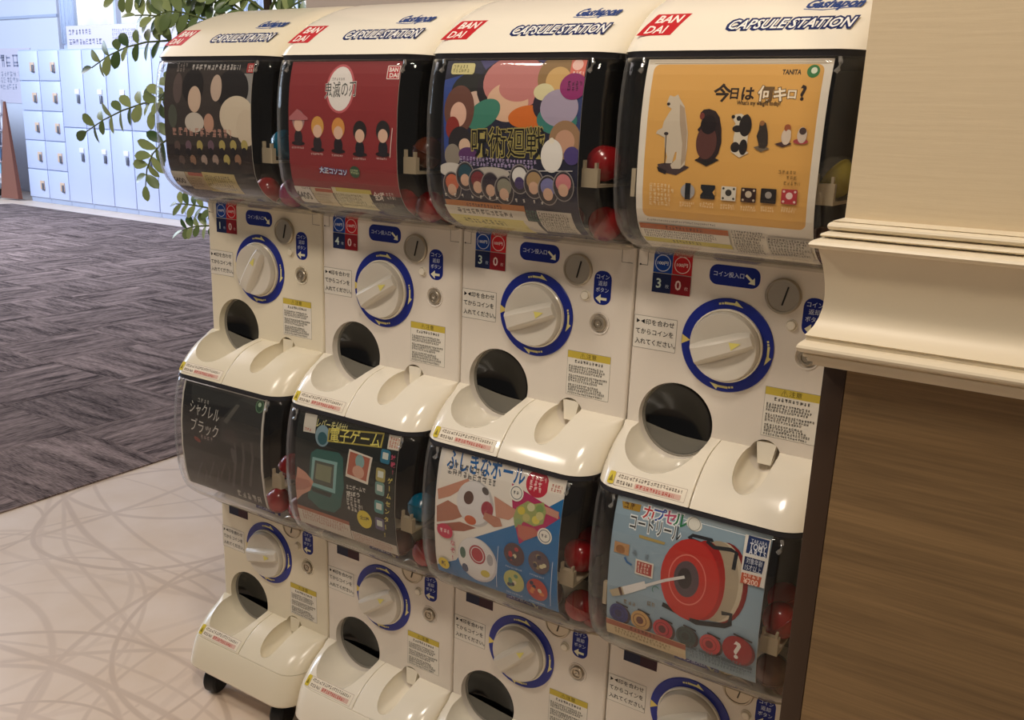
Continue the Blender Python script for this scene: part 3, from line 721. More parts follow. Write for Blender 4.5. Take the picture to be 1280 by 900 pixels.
capsets = {(0,0): ['magenta','red','purple','blue','teal','magenta','red','teal'], (1,0): ['red','red','orange','red','brown','red','purple','red'], (2,0): ['red','red','orange','brown','red','red','brown','red'], (3,0): ['brown','yellow','yellow','brown','yellow','yellow','yellow','brown'],
           (0,1): ['red','red','brown','red','red','teal','red','blue'], (1,1): ['red','brown','red','brown','teal','purple','teal','blue'], (2,1): ['red','brown','red','red','red','orange','red','purple'], (3,1): ['brown','yellow','brown','brown','red','brown','red','brown']}
sp8 = [(.122, -.055, 0), (.062, -.050, 0), (.005, -.045, 0), (.132, .004, .0), (.128, -.048, 1), (.070, -.040, 1), (.118, .012, 1), (.02, -.035, 1)]
SPOT = {0: 'at the front right bottom', 1: 'on the bottom', 3: 'at the rear right bottom', 4: 'on the front of the shelf', 6: 'on the rear of the shelf'}
rnd = random.Random(3)
for (k, lw), cols in capsets.items():
    lw = bool(lw); root, off = MACH[(k, lw)]; zf = (.0835 if lw else .1165) + .010
    for i, ((x, y, lev), cn) in enumerate(zip(sp8, cols)):
        if i not in (0, 1, 3, 4, 6): continue
        zz = root.location.z + off + (zf + CAPR * (1.0 if lev == 0 else 2.75) if y > -.03 else zf + CAPR * (1.12 if lev == 0 else 2.85))
        if not lev and y < -.03: y = -.026; zz = root.location.z + off + (.1430 if lw else .1530)
        if lev and x > .10: zz = root.location.z + off + .2125 + CAPR
        t = empty('capsule', (k * S + x + rnd.uniform(-.003, .003), y + rnd.uniform(-.003, .003), zz)); t.rotation_euler = (rnd.uniform(-.9, .9), rnd.uniform(-.9, .9), rnd.uniform(0, 6))
        tag(t, f'{cn} toy capsule {SPOT[i]} behind the {LOD[k] if lw else UPD[k]}', 'capsule', 'toy capsules inside the clear cases')
        for nm, me, mm in (('shell', CA_, CM[cn]), ('lid', CB_, CM[cn] if cn != 'yellow' else M['capclear'])):
            o = bpy.data.objects.new(nm, me); COL.objects.link(o); o.parent = t
            if not me.materials: me.materials.append(mm)
            o.material_slots[0].link = 'OBJECT'; o.material_slots[0].material = mm

# ---------------------------------------------------------------- poster cards
from math import cos, sin
from mathutils import Euler
RC = np.array(Euler((1.318617, -0.037125, 0.572382)).to_matrix())      # survey station the card details were measured from
CC = np.array((1.33386, -1.19657, 0.28341 + ZD))
def seen(px, py, k, low, D):
    """where a detail measured on the photograph lies on card k (dial coordinates)"""
    d = RC @ np.array([(px - 640) / FPX, (450 - py) / FPX, -1.0]); y = -.118
    for _ in range(4):
        P = CC + d * (y - CC[1]) / d[1]; z = P[2] - (ZD - (HU if low else 0)); y = -(D(z) - .005)
    return float(P[0] - k * S), float(z)
def card(k, low, x0, x1, zt, zb, art, basecol, label, cat='poster', edge='#cfc8ba'):
    D = interp(CASEL if low else CASEU); Yc = lambda z: -(D(z) - .0052)
    cuts = [zb + (zt - zb) * i / 26 for i in range(27)]
    ycut = {}
    Yl = lambda z: float(np.interp(z, cuts, [Yc(c) for c in cuts]))
    root, off = MACH[(k, low)]
    zo = root.location.z + off
    bm = bmesh.new(); pr = None
    for z in cuts:
        r = [bm.verts.new((x, Yl(z), z - zb)) for x in (x0, x1)] + [bm.verts.new((x, Yl(z) + .0008, z - zb)) for x in (x1, x0)]
        if pr: [bm.faces.new((pr[i], pr[(i+1) % 4], r[(i+1) % 4], r[i])) for i in range(4)]
        else: bm.faces.new(r)
        pr = r
    bm.faces.new(pr)
    me = mesh_of(bm, 'display_card'); 
    o = link('display_card', me, mat('card_stock', edge, 0.4), None, (k * S, 0, zo + zb), 40)
    tag(o, label, cat, 'printed display cards behind the clear cases')
    I = Ink(); I.rect(x0, zb, x1, zt, basecol)
    P = lambda x, y: seen(x, y, k, low, D)
    art(I, P)
    I.build('print', o, (0, 0, -zb), Yl, cuts[1:-1], step=.00003, base=.0001, clip=(x0, x1, zb, zt))
    return o
def PP(I, P, pts, col): I.poly([P(*q) for q in pts], col)
def PE(I, P, x, y, rx, rz, col, rot=0):
    c = P(x, y); I.ell(c[0], c[1], rx, rz, col, rot)
def PT(I, P, t, x0, y0, x1, y1, h, col, **kw):
    """text from left-middle (x0,y0) to right-middle (x1,y1)"""
    a, b = P(x0, y0), P(x1, y1); I.text(t, (a[0]+b[0])/2, (a[1]+b[1])/2, h, col, w=math.hypot(b[0]-a[0], b[1]-a[1]), rot=math.atan2(b[1]-a[1], b[0]-a[0]), **kw)
def span(P, x0, y0, x1, y1):
    xm, ym = (x0 + x1) / 2, (y0 + y1) / 2; l, r_, t, b = P(x0, ym), P(x1, ym), P(xm, y0), P(xm, y1)
    return l[0], t[1], r_[0], b[1]
def PR(I, P, x0, y0, x1, y1, col, r=0):
    x0, z1, x1, z0 = span(P, x0, y0, x1, y1); I.rect(x0, z0, x1, z1, col, r)
def PS(I, P, x0, y0, x1, y1, rows, col, seed=1, **kw):
    x0, z1, x1, z0 = span(P, x0, y0, x1, y1); I.scribble(x0, z1, x1, z0, rows, col, rng=random.Random(seed), **kw)

def art_u0(I, P):
    # dark card: cream and dark rounded shapes stand in for the picture
    I.rect(-.11, .19, .14, .36, '#3a322e'); 
    PP(I, P, [(283, 92), (318, 92), (318, 150), (283, 135)], '#8d8a86')
    I.rect(-.11, .19, .14, .2300, '#2b201e')
    PE(I, P, 290, 112, .040, .034, '#1f1a1a'); PE(I, P, 270, 110, .014, .022, '#bda795')
    PE(I, P, 296, 146, .043, .034, '#cdbfa8'); PE(I, P, 308, 160, .025, .030, '#c8b9a2')
    PE(I, P, 241, 108, .028, .030, '#1e1817'); PE(I, P, 243, 124, .017, .022, '#c9b09a'); PE(I, P, 243, 153, .025, .017, '#c4bbae'); PE(I, P, 261, 154, .013, .016, '#b98f78')
    PE(I, P, 222, 110, .012, .026, '#5a4c48'); PE(I, P, 216, 145, .012, .020, '#4d5145')
    PS(I, P, 240, 80, 303, 88, 1, '#c9c2bb', 3); PS(I, P, 222, 78, 234, 90, 2, '#8a7f7a', 4)
    PR(I, P, 309, 79, 322, 91, '#a83a38', .002); PS(I, P, 311, 81, 320, 90, 2, '#e2d2c8', 5)
    PS(I, P, 216, 160, 306, 172, 1, '#b88c7c', 6, fill=.8)
    r = random.Random(5)
    for j, (yy, n) in enumerate(((182, 7), (200, 6))):
        for i in range(n):
            x = 222 + i * 14 + j * 6; c = r.choice(['#8d6a52', '#9a8478', '#6d5560', '#a38d80', '#5d4a44', '#a99a5a'])
            PE(I, P, x, yy, .008, .009, c); PE(I, P, x, yy + 8, .006, .007, '#1e181b')
    PR(I, P, 213, 214, 234, 231, '#c9c3b4'); PT(I, P, '¥400', 216, 224, 232, 226, .013, '#3a3431', bold=.03)
    PR(I, P, 236, 216, 257, 236, '#b8a27c'); PR(I, P, 236, 216, 257, 220, '#a8503a'); PS(I, P, 237, 222, 256, 234, 4, '#6b5c40', 8)
    PR(I, P, 258, 217, 297, 240, '#bfae72'); PS(I, P, 260, 220, 295, 238, 4, '#6b6240', 9)
def art_u1(I, P):
    I.rect(-.12, .13, .14, .172, '#2a1b1b'); 
    PE(I, P, 425, 111, .0295, .0365, '#c06064'); PE(I, P, 425, 111, .0255, .0330, '#e6e0da')
    PT(I, P, '鬼滅の刃', 406, 113, 445, 110, .026, '#4a4a48', bold=.005, outline='#ece8e0', ow=.03); PS(I, P, 415, 97, 436, 101, 1, '#8a8380', 2)
    PR(I, P, 484, 82, 500, 99, '#e8dcd4', .001); PR(I, P, 485, 83, 499, 98, '#b83038'); PT(I, P, 'BAN', 487, 87, 498, 87, .0085, '#f0e6de', bold=.03); PT(I, P, 'DAI', 487, 94, 498, 94, .0085, '#f0e6de', bold=.03)
    for x, h, b_, y in ((373, '#9c7a78', '#2a2024', 150), (397, '#cf9a4c', '#2c2126', 158), (423, '#d09048', '#22191f', 160), (450, '#26201f', '#1d1b24', 164), (479, '#262324', '#232027', 164)):
        PE(I, P, x, y + 29, .0145, .0035, '#2a1619'); PE(I, P, x, y + 22, .009, .0125, b_); PE(I, P, x, y, .0135, .0155, h); PE(I, P, x, y + 6, .0095, .0100, '#d8b49c')
        PS(I, P, x - 8, y + 33, x + 7, y + 36, 1, '#e0c0b8', x)
    PP(I, P, [(362, 146), (372, 136), (385, 147), (385, 150), (362, 150)], '#b06a6c')
    PT(I, P, '大正コソコソ', 400, 212, 434, 216, .010, '#dfe3ee', bold=.02, outline='#2b3c82', ow=.10); PE(I, P, 444, 215, .0105, .009, '#36513a'); PS(I, P, 439, 212, 449, 218, 2, '#c7cf9c', 7)
    I.line([P(491, 160), P(488, 197)], .0014, '#e2c8c0')
    PR(I, P, 367, 233, 391, 252, '#ddd6cc'); PT(I, P, '¥400', 371, 243, 390, 245, .0165, '#2b2422', bold=.03); PS(I, P, 378, 234, 390, 237, 1, '#4a423e', 3)
    PR(I, P, 394, 235, 418, 256, '#cbbb9b'); PR(I, P, 395, 236, 417, 240, '#b0522c'); PS(I, P, 396, 242, 416, 254, 4, '#7a6a4c', 4)
    PR(I, P, 421, 236, 464, 260, '#d8d0a8'); PR(I, P, 421, 236, 464, 241, '#cfc060'); PS(I, P, 423, 243, 462, 258, 4, '#6b6244', 5)
    PT(I, P, '全5種', 468, 245, 482, 246, .014, '#e8dcd0', bold=.03); PS(I, P, 484, 241, 496, 250, 2, '#d0bfb2', 6); PS(I, P, 468, 254, 496, 262, 2, '#8a7a74', 8)
def art_u2(I, P):
    PP(I, P, [(556, 100), (580, 93), (575, 160), (556, 200)], '#31478c'); PP(I, P, [(720, 110), (735, 108), (728, 200), (716, 200)], '#34406e'); PP(I, P, [(600, 74), (700, 74), (690, 96), (610, 92)], '#4a4676')
    PE(I, P, 588, 115, .033, .026, '#23231f'); PE(I, P, 594, 125, .016, .012, '#d0b3a0')
    PE(I, P, 643, 110, .062, .042, '#241c22'); PE(I, P, 643, 103, .051, .036, '#c27d78'); PE(I, P, 634, 128, .034, .026, '#dcb597'); PE(I, P, 647, 110, .030, .018, '#c27d78')
    PE(I, P, 604, 143, .030, .018, '#3f7f6b', .5); PE(I, P, 660, 146, .032, .015, '#cf6d28', .1); PE(I, P, 679, 131, .016, .019, '#2a2233')
    PE(I, P, 574, 137, .026, .033, '#6a4438'); PE(I, P, 573, 143, .014, .017, '#dbb29c'); PE(I, P, 566, 160, .012, .016, '#8a2f27')
    PE(I, P, 697, 96, .030, .030, '#927347'); PE(I, P, 698, 101, .019, .018, '#cfa96a'); PE(I, P, 680, 115, .016, .011, '#d5cda0')
    PE(I, P, 696, 150, .031, .019, '#3a7b72'); PE(I, P, 699, 135, .029, .024, '#a69aae')
    PE(I, P, 706, 175, .024, .025, '#9b7a5a'); PE(I, P, 706, 177, .015, .015, '#c2977c')
    PE(I, P, 575, 178, .020, .022, '#2a2528'); PE(I, P, 581, 182, .010, .010, '#d3b39a'); PE(I, P, 566, 194, .014, .016, '#8d8477'); PE(I, P, 585, 193, .016, .010, '#5c3566')
    PR(I, P, 565, 79, 594, 93, '#d3c98c', .004); PS(I, P, 567, 81, 592, 91, 2, '#7d7a4a', 2)
    PR(I, P, 714, 73, 733, 96, '#d8705e'); PE(I, P, 723, 81, .008, .007, '#efc3b6'); PS(I, P, 716, 89, 730, 94, 1, '#f5dcd0', 3)
    PE(I, P, 717, 108, .020, .017, '#8e2a68'); PS(I, P, 710, 101, 727, 114, 2, '#3a1030', 4, fill=.7)
    PT(I, P, '呪術廻戦', 590, 178, 681, 178, .044, '#17140f', bold=.0, outline='#a79a58', ow=.035)
    PS(I, P, 575, 198, 690, 210, 2, '#b9a7cf', 5, fill=.8); PE(I, P, 690, 195, .017, .022, '#e6e2da')
    PE(I, P, 715, 195, .012, .012, '#4d3f7a'); PE(I, P, 690, 176, .004, .004, '#e8e0cc')
    I.line([P(556, 213), P(716, 214)], .0012, '#cfc9c4'); 
    PE(I, P, 615, 216, .030, .008, '#b7b0a4'); PE(I, P, 565, 212, .022, .010, '#c9c3ba')
    cs = [('#c46a4c', 566, 232), ('#2a4a55', 582, 220), ('#7a3438', 598, 229), ('#352c36', 614, 233), ('#8d8a78', 631, 238), ('#d8d5ce', 650, 224), ('#a88a62', 668, 230), ('#7a7aa8', 686, 238), ('#c87f80', 705, 233)]
    for c, x, y in cs: PE(I, P, x, y, .0165, .0205, '#8f8884'); PE(I, P, x, y, .0150, .019, '#3a3438'); PE(I, P, x, y - 4, .0118, .0120, c); PE(I, P, x, y + 5, .0078, .0085, '#cfa98f' if c != '#d8d5ce' else '#4a3c66')
    PS(I, P, 559, 247, 715, 252, 1, '#e3ddd2', 6, gap=1.6)
    PR(I, P, 560, 253, 656, 262, '#c07a3e'); PS(I, P, 585, 255, 630, 260, 1, '#4a2a16', 7); PR(I, P, 560, 260, 657, 272, '#d9d2c2'); PS(I, P, 575, 262, 645, 269, 1, '#5a544a', 8)
    PR(I, P, 560, 271, 658, 285, '#d2c77a'); PS(I, P, 585, 274, 635, 280, 1, '#4d471f', 9); PR(I, P, 661, 277, 677, 290, '#cfc8bb'); PR(I, P, 677, 265, 718, 290, '#c9c2b4'); PS(I, P, 679, 267, 716, 290, 7, '#4a463f', 10); PS(I, P, 660, 263, 675, 276, 3, '#5a7a6a', 11)
def art_u3(I, P):
    OR = '#dca95a'
    I.rect(-.0885, .1780, .1190, .3640, OR, .008)
    I.rect(-.096, .3640, .128, .3700, '#d9cdb8'); I.line([(-.0885, .3650), (.1230, .3650)], .0008, '#a99a80')
    PT(I, P, 'TANITA', 978, 90, 1002, 90, .0075, '#3a3026', bold=.04)
    PE(I, P, 1017, 89, .0072, .0072, '#3c7a44'); PE(I, P, 1018, 88, .0035, .0035, '#dfe7cf')
    B = '#33261e'
    for t, x, y, h, c in (('今', 903, 116, .0215, B), ('日', 918, 117, .0140, B), ('は', 935, 117, .0170, B), ('キ', 975, 118, .0170, '#f4e6cc'), ('ロ', 990, 118, .0125, '#f4e6cc'), ('?', 1004, 116, .0230, B)):
        q = P(x, y); I.text(t, q[0], q[1], h, c, bold=.03, outline=None if c == B else '#6b5230', ow=.08)
    q = P(957, 117); I.text('何', q[0], q[1], .0185, '#f4e6cc', bold=.02, outline='#6b5230', ow=.06)
    PT(I, P, "What's my weight today?", 921, 129, 976, 130, .0070, '#4a3a28', bold=.02)
    # polar bear standing on a scale with a pole
    PP(I, P, [(822, 205), (842, 202), (862, 209), (845, 219), (824, 214)], '#4a3a3a'); PP(I, P, [(821, 208), (833, 213), (832, 218), (823, 214)], '#2a2224')
    PP(I, P, [(836, 123), (838, 119), (843, 121), (848, 118), (850, 123), (856, 133), (858, 148), (860, 166), (859, 185), (856, 206), (850, 211), (840, 211), (838, 206), (845, 199), (846, 190), (844, 190), (840, 204), (832, 204), (834, 196), (831, 184), (831, 172), (824, 168), (820, 167), (822, 163), (828, 160), (830, 152), (836, 142), (840, 136), (835, 133), (834, 129)], '#cfc2ac')
    PP(I, P, [(850, 130), (856, 135), (859, 165), (857, 200), (851, 208), (853, 180), (850, 155)], '#b09c84'); PE(I, P, 836, 130, .0022, .0018, '#2c2424'); PE(I, P, 833, 167, .003, .002, '#3a3030')
    I.line([P(833, 168), P(831, 205)], .0011, '#2a2222')
    # black bear
    PP(I, P, [(868, 200), (883, 193), (899, 200), (883, 208)], '#25211f')
    PP(I, P, [(876, 141), (880, 137), (887, 136), (895, 139), (900, 147), (902, 160), (902, 178), (898, 192), (892, 200), (884, 202), (882, 196), (876, 203), (870, 201), (876, 194), (873, 182), (873, 170), (877, 164), (874, 165), (872, 162), (877, 156), (878, 149), (876, 145)], '#2e2020')
    PE(I, P, 883, 178, .013, .020, '#5d3832'); PE(I, P, 878, 145, .003, .004, '#7a3a34'); PE(I, P, 886, 156, .010, .011, '#22181a')
    # panda
    PP(I, P, [(913, 189), (926, 185), (936, 191), (924, 197)], '#d8cfbb')
    PP(I, P, [(917, 146), (920, 143), (927, 142), (933, 146), (937, 150), (938, 160), (935, 170), (934, 184), (929, 192), (924, 193), (923, 188), (919, 190), (914, 189), (917, 182), (917, 172), (919, 164), (917, 158), (920, 155), (917, 150)], '#d9cfb9')
    PE(I, P, 932, 157, .0075, .0125, '#27211f'); PE(I, P, 922, 161, .006, .004, '#27211f'); PE(I, P, 919, 184, .0055, .006, '#27211f'); PE(I, P, 929, 184, .005, .009, '#27211f'); PE(I, P, 917, 146, .0022, .0022, '#27211f'); PE(I, P, 924, 148, .0028, .0028, '#27211f'); PE(I, P, 934, 146, .0028, .0028, '#27211f')
    # smaller animals
    PP(I, P, [(942, 184), (953, 181), (962, 186), (951, 190)], '#6d6150'); PP(I, P, [(950, 153), (954, 151), (958, 154), (960, 165), (960, 180), (956, 186), (949, 185), (948, 178), (946, 170), (949, 162)], '#39302a'); PE(I, P, 953, 154, .003, .003, '#9a6a40')
    PP(I, P, [(968, 180), (982, 176), (990, 180), (978, 184)], '#4a3434'); PE(I, P, 983, 171, .0055, .009, '#d6c6b4'); PE(I, P, 985, 160, .0038, .0042, '#a05a3a'); PE(I, P, 986, 166, .003, .0035, '#d6c6b4')
    PE(I, P, 1001, 177, .0085, .0030, '#a8484a'); PE(I, P, 1003, 169, .0055, .0090, '#d0c0b0'); PE(I, P, 1004, 164, .004, .004, '#4a3a38')
    PS(I, P, 973, 213, 999, 218, 1, '#8a6a34', 2); PS(I, P, 983, 220, 998, 225, 1, '#8a6a34', 3); PS(I, P, 980, 227, 999, 232, 1, '#8a6a34', 4)
    PS(I, P, 812, 229, 842, 257, 5, '#f0d9a8', 5)
    for x, y, c, c2 in ((860, 239, '#1f2024', '#9a9aa0'), (885, 240, '#22242a', '#22242a'), (911, 242, '#d8d2c2', '#3a3630'), (936, 244, '#38221e', '#c9b8a0'), (961, 245, '#27201e', '#a09890'), (987, 246, '#b03a40', '#e4c8c0')):
        q = P(x, y); s = .0092
        if x == 860: I.ell(q[0], q[1], s, s, '#a7a4a2'); I.rect(q[0]-.0035, q[1]-.010, q[0]+.0035, q[1]+.010, c)
        else: I.rect(q[0]-s, q[1]-.0085, q[0]+s, q[1]+.0085, c, .001)
        if x == 885: I.poly([(q[0]-s, q[1]-.004), (q[0]-s, q[1]+.004), (q[0]-s+.003, q[1])], OR); I.poly([(q[0]+s, q[1]-.004), (q[0]+s, q[1]+.004), (q[0]+s-.003, q[1])], OR)
        if x > 900:
            I.ell(q[0], q[1] + .001, .0040, .0040, c2)
            if x in (911, 936, 987):
                for sx in (-1, 1):
                    for sz in (-1, 1): I.ell(q[0] + sx*.0065, q[1] + sz*.0058, .0014, .0014, c2)
        PS(I, P, x - 10, y + 13, x + 9, y + 20, 2, '#f3dcae', x)
    I.scribble(-.082, .1757, .015, .1728, 1, '#6b645c', rng=random.Random(4))
    I.rect(-.0950, .1430, .0255, .1690, '#b9b0a0'); I.rect(-.0942, .1622, .0247, .1690, '#b8622c'); I.scribble(-.058, .1682, -.010, .1632, 1, '#4a2412', rng=random.Random(4), ragged=0)
    I.rect(-.0942, .1502, .0247, .1618, '#e2dccf'); I.scribble(-.090, .1612, .021, .1510, 3, '#3d3a38', rng=random.Random(5))
    I.rect(-.0942, .1437, .0247, .1498, '#c9bc52'); I.scribble(-.055, .1492, -.008, .1444, 1, '#4a4420', rng=random.Random(6))
    I.scribble(.0290, .1705, .0700, .1400, 8, '#4d4a46', rng=random.Random(7)); I.rect(.0720, .1405, .1250, .1660, '#c6c0b4'); I.scribble(.0735, .1650, .1240, .1420, 6, '#3f3c39', rng=random.Random(8))

def art_l0(I, P):
    PP(I, P, [(240, 479), (335, 500), (337, 520), (240, 500)], '#2b2b29')
    PE(I, P, 310, 527, .047, .045, '#3b3b38'); PP(I, P, [(275, 525), (300, 500), (335, 515), (335, 580), (300, 560), (276, 552)], '#302f2d'); PE(I, P, 288, 545, .020, .012, '#3a3432')
    for x in (293, 303, 314): I.line([P(x, 553), P(x + 2, 575), P(x - 1, 608)], .0062, '#45423f')
    PP(I, P, [(279, 527), (296, 505), (300, 507), (284, 530)], '#55534d'); PE(I, P, 292, 570, .006, .016, '#4a4744', .3)
    for x in (247, 262, 276): I.line([P(x, 597), P(x + 6, 577), P(x + 12, 590), P(x + 10, 602)], .0042, '#3a3735')
    PE(I, P, 325, 508, .0105, .0120, '#5a7a5c'); PE(I, P, 325, 508, .0085, .0100, '#2f4a36'); PE(I, P, 325, 506, .004, .004, '#9fb79a')
    PT(I, P, 'シャクレル', 238, 507, 274, 521, .029, '#c9c4ba', bold=.0, shear=.1); PT(I, P, 'ブラック', 239, 529, 273, 541, .029, '#c9c4ba', bold=.0, shear=.1)
    PS(I, P, 247, 499, 267, 505, 1, '#9a958c', 2); PS(I, P, 251, 545, 267, 551, 1, '#8a7a74', 3); PE(I, P, 247, 549, .010, .004, '#7a2f22', -.3)
    PS(I, P, 299, 617, 328, 625, 1, '#b9b3a8', 4); 
    x0, x1 = -.098, .1255
    for a in (x0, x1): I.line([(a, .168), (a, .384)], .0056, '#c4bfb5')
    I.line([(x0, .3800), (x1, .3800)], .0022, '#b9b4aa')
def art_l1(I, P):
    # white corner card, title, device, hand, small products
    PP(I, P, [(382, 516), (397, 519), (394, 542), (379, 539)], '#c9c4b6'); PS(I, P, 381, 535, 392, 539, 1, '#b04a3a', 2)
    PT(I, P, 'レバーを倒せ!', 396, 528, 434, 536, .017, '#d6d08a', shear=.25, bold=.01)
    PE(I, P, 403, 545, .0165, .0185, '#7d98a2'); PE(I, P, 403, 548, .0110, .0110, '#2f5a62')
    PP(I, P, [(411, 535), (481, 541), (477, 560), (409, 552)], '#a89b48'); PP(I, P, [(413, 537), (479, 543), (475, 558), (411, 550)], '#2b2a20')
    PT(I, P, '電子ゲーム', 413, 543, 475, 551, .026, '#d9cf6a', bold=.01, shear=.1)
    PP(I, P, [(487, 543), (503, 546), (500, 564), (484, 561)], '#cfc5b4'); PS(I, P, 487, 547, 500, 561, 3, '#b0503c', 3)
    # teal handheld game
    PP(I, P, [(389, 566), (396, 561), (424, 566), (429, 573), (430, 610), (426, 634), (418, 641), (400, 636), (385, 622), (386, 600)], '#275c56')
    PP(I, P, [(391, 571), (422, 578), (419, 617), (388, 606)], '#7fa9a6'); PP(I, P, [(394, 575), (418, 581), (416, 611), (391, 603)], '#4a5048'); PP(I, P, [(396, 579), (415, 584), (413, 604), (394, 598)], '#7a7f64')
    PP(I, P, [(388, 608), (415, 617), (413, 622), (391, 614)], '#182826')
    PP(I, P, [(372, 583), (382, 590), (392, 602), (388, 613), (378, 618), (370, 626)], '#c08d78'); PP(I, P, [(370, 596), (386, 600), (390, 607), (380, 612), (370, 612)], '#a87262')
    PP(I, P, [(437, 561), (466, 572), (460, 606), (432, 595)], '#d6cdbd'); PP(I, P, [(438, 564), (463, 573), (458, 602), (434, 592)], '#a8604c'); PE(I, P, 450, 577, .010, .012, '#7fa2a0'); PE(I, P, 448, 590, .013, .011, '#c79a84')
    for t, y in (('ミニゲームで', 608), ('遊ぼう', 616)): PT(I, P, t, 433, y, 457 if y < 610 else 450, y + 5 if y < 610 else y + 3, .0090, '#d8d4c8', bold=.02)
    PS(I, P, 434, 622, 454, 640, 3, '#c9c4b8', 5)
    for x, y, c in ((482, 571, '#2c6f8a'), (476, 594, '#a59a5c'), (475, 611, '#6a9088'), (474, 634, '#4d8a88'), (475, 655, '#5a5672')):
        q = P(x, y); I.rect(q[0]-.010, q[1]-.011, q[0]+.010, q[1]+.012, c, .004); I.rect(q[0]-.006, q[1]-.004, q[0]+.006, q[1]+.007, '#c9cfc4', .001)
    q = P(456, 649); I.ell(q[0], q[1], .0165, .0165, '#d3bf3a'); I.text('全5種', q[0], q[1] + .002, .0085, '#5a4a1c', bold=.02)
    for i, t in enumerate('対戦!'): q = P(492 - i*.3, 572 + i * 9); I.text(t, q[0], q[1], .0095, '#c0506a', bold=.02)
    for i, t in enumerate('ゲームセンター!'.replace('ー', 'ー')): 
        q = P(488 - i * .9, 601 + i * 9.6); I.text(t, q[0], q[1], .0110, '#cfc060', bold=.02, rot=PI/2 if t == 'ー' else 0)
    I.rect(-.12, .150, .0250, .2060, '#c9c0b0'); I.rect(-.12, .1995, .0250, .2065, '#9c5a40'); I.scribble(-.090, .1985, .020, .180, 3, '#a06a58', rng=random.Random(3)); I.rect(.0260, .150, .14, .1900, '#c3bbab'); I.scribble(.030, .188, .12, .17, 4, '#a06a58', rng=random.Random(4))
def art_l2(I, P):
    PP(I, P, [(560, 553), (710, 596), (690, 770), (540, 712)], '#e0d9cd')
    PP(I, P, [(546, 705), (570, 700), (592, 672), (644, 656), (708, 622), (700, 770), (540, 722)], '#1f6ba4')
    PT(I, P, 'ふしぎなボール', 560, 572, 657, 594, .034, '#1d5f9e', bold=.02)
    PS(I, P, 559, 583, 623, 601, 2, '#4a4a4c', 2)
    PP(I, P, [(640, 604), (697, 640), (700, 648), (649, 680), (641, 640)], '#b0305e')
    q = P(672, 605); I.ell(q[0], q[1], .0195, .0200, '#b8283e'); I.scribble(q[0]-.013, q[1]+.012, q[0]+.013, q[1]-.012, 3, '#f0d8d0', rng=random.Random(3))
    PP(I, P, [(686, 602), (707, 606), (704, 619), (684, 615)], '#e8dfcf'); PS(I, P, 689, 606, 703, 616, 2, '#b04a3a', 3)
    # hands and white ball
    PP(I, P, [(547, 611), (585, 598), (588, 602), (573, 614), (563, 620), (548, 624)], '#c08a72'); PP(I, P, [(546, 632), (560, 625), (578, 636), (580, 645), (566, 650), (546, 652)], '#a8705a'); PP(I, P, [(546, 655), (575, 652), (595, 660), (580, 664), (548, 662)], '#9c5f4c')
    PE(I, P, 594, 630, .0345, .0365, '#b9b6b4'); PE(I, P, 592, 629, .0320, .0345, '#d5d2d0'); PE(I, P, 586, 622, .0090, .0110, '#5a4038', -.3); PE(I, P, 588, 650, .011, .0075, '#c0603c'); PE(I, P, 609, 637, .0110, .0130, '#9a3a48'); PE(I, P, 607, 614, .007, .005, '#5b5450', -.6)
    PP(I, P, [(618, 620), (640, 634), (650, 640), (636, 650), (620, 646)], '#c28e78'); PP(I, P, [(606, 640), (625, 648), (628, 658), (618, 659), (604, 648)], '#b47c66'); PP(I, P, [(680, 632), (699, 640), (698, 649), (682, 642)], '#c28e78')
    # twisted green yellow block
    PP(I, P, [(646, 634), (660, 626), (668, 630), (680, 628), (683, 640), (679, 655), (668, 658), (655, 652), (644, 660), (642, 646)], '#9aa264')
    for x, y, c in ((652, 638, '#c9b84a'), (664, 634, '#c9c79a'), (675, 636, '#7f9a5a'), (658, 647, '#b9b070'), (670, 650, '#d0c25a'), (648, 653, '#8aa06a'), (675, 645, '#c4bd80')): PE(I, P, x, y, .0068, .0062, c, .6)
    PP(I, P, [(647, 655), (668, 660), (676, 668), (655, 676), (648, 670)], '#b86a5a')
    for x, y in ((646, 616), (681, 670)): q = P(x, y); I.ell(q[0], q[1], .0125, .0125, '#e6e2d6'); I.ring(q[0], q[1], .0088, .0100, '#55606c'); I.scribble(q[0]-.006, q[1]+.003, q[0]+.006, q[1]-.003, 1, '#3a3f48', rng=random.Random(3))
    # big white ball
    PE(I, P, 597, 700, .0375, .0390, '#c4c2c4'); PE(I, P, 596, 699, .0350, .0370, '#dcdad8'); PE(I, P, 597, 693, .0155, .0165, '#a33a46'); PE(I, P, 597, 693, .0125, .0135, '#dcdad8'); PE(I, P, 597, 693, .0110, .0120, '#b03040'); PE(I, P, 579, 690, .0055, .010, '#4b6a5c'); PE(I, P, 607, 717, .009, .0065, '#c9b84a', .3); PE(I, P, 613, 700, .006, .010, '#a8a6aa'); PE(I, P, 582, 709, .006, .008, '#3d4a6a')
    for x, y, c, d in ((643, 693, '#4f3a40', '#b03a3c'), (674, 703, '#5a4a50', '#8a7a5a'), (643, 726, '#b3b26a', '#5e8a6c'), (672, 737, '#b04034', '#d07a3a')):
        q = P(x, y); I.ell(q[0], q[1], .0185, .0190, c); r = random.Random(x)
        for _ in range(7): I.ell(q[0] + r.uniform(-.010, .010), q[1] + r.uniform(-.010, .010), .0038, .0034, r.choice([d, '#2a2c44', '#cfc6a0']), r.uniform(0, 3))
        I.scribble(q[0]-.016, q[1]-.022, q[0]+.016, q[1]-.0255, 1, '#b9cfe2', rng=r)
    I.line([P(624, 682), P(622, 733)], .0010, '#c9d6e2'); I.line([P(692, 702), P(689, 757)], .0010, '#c9d6e2')
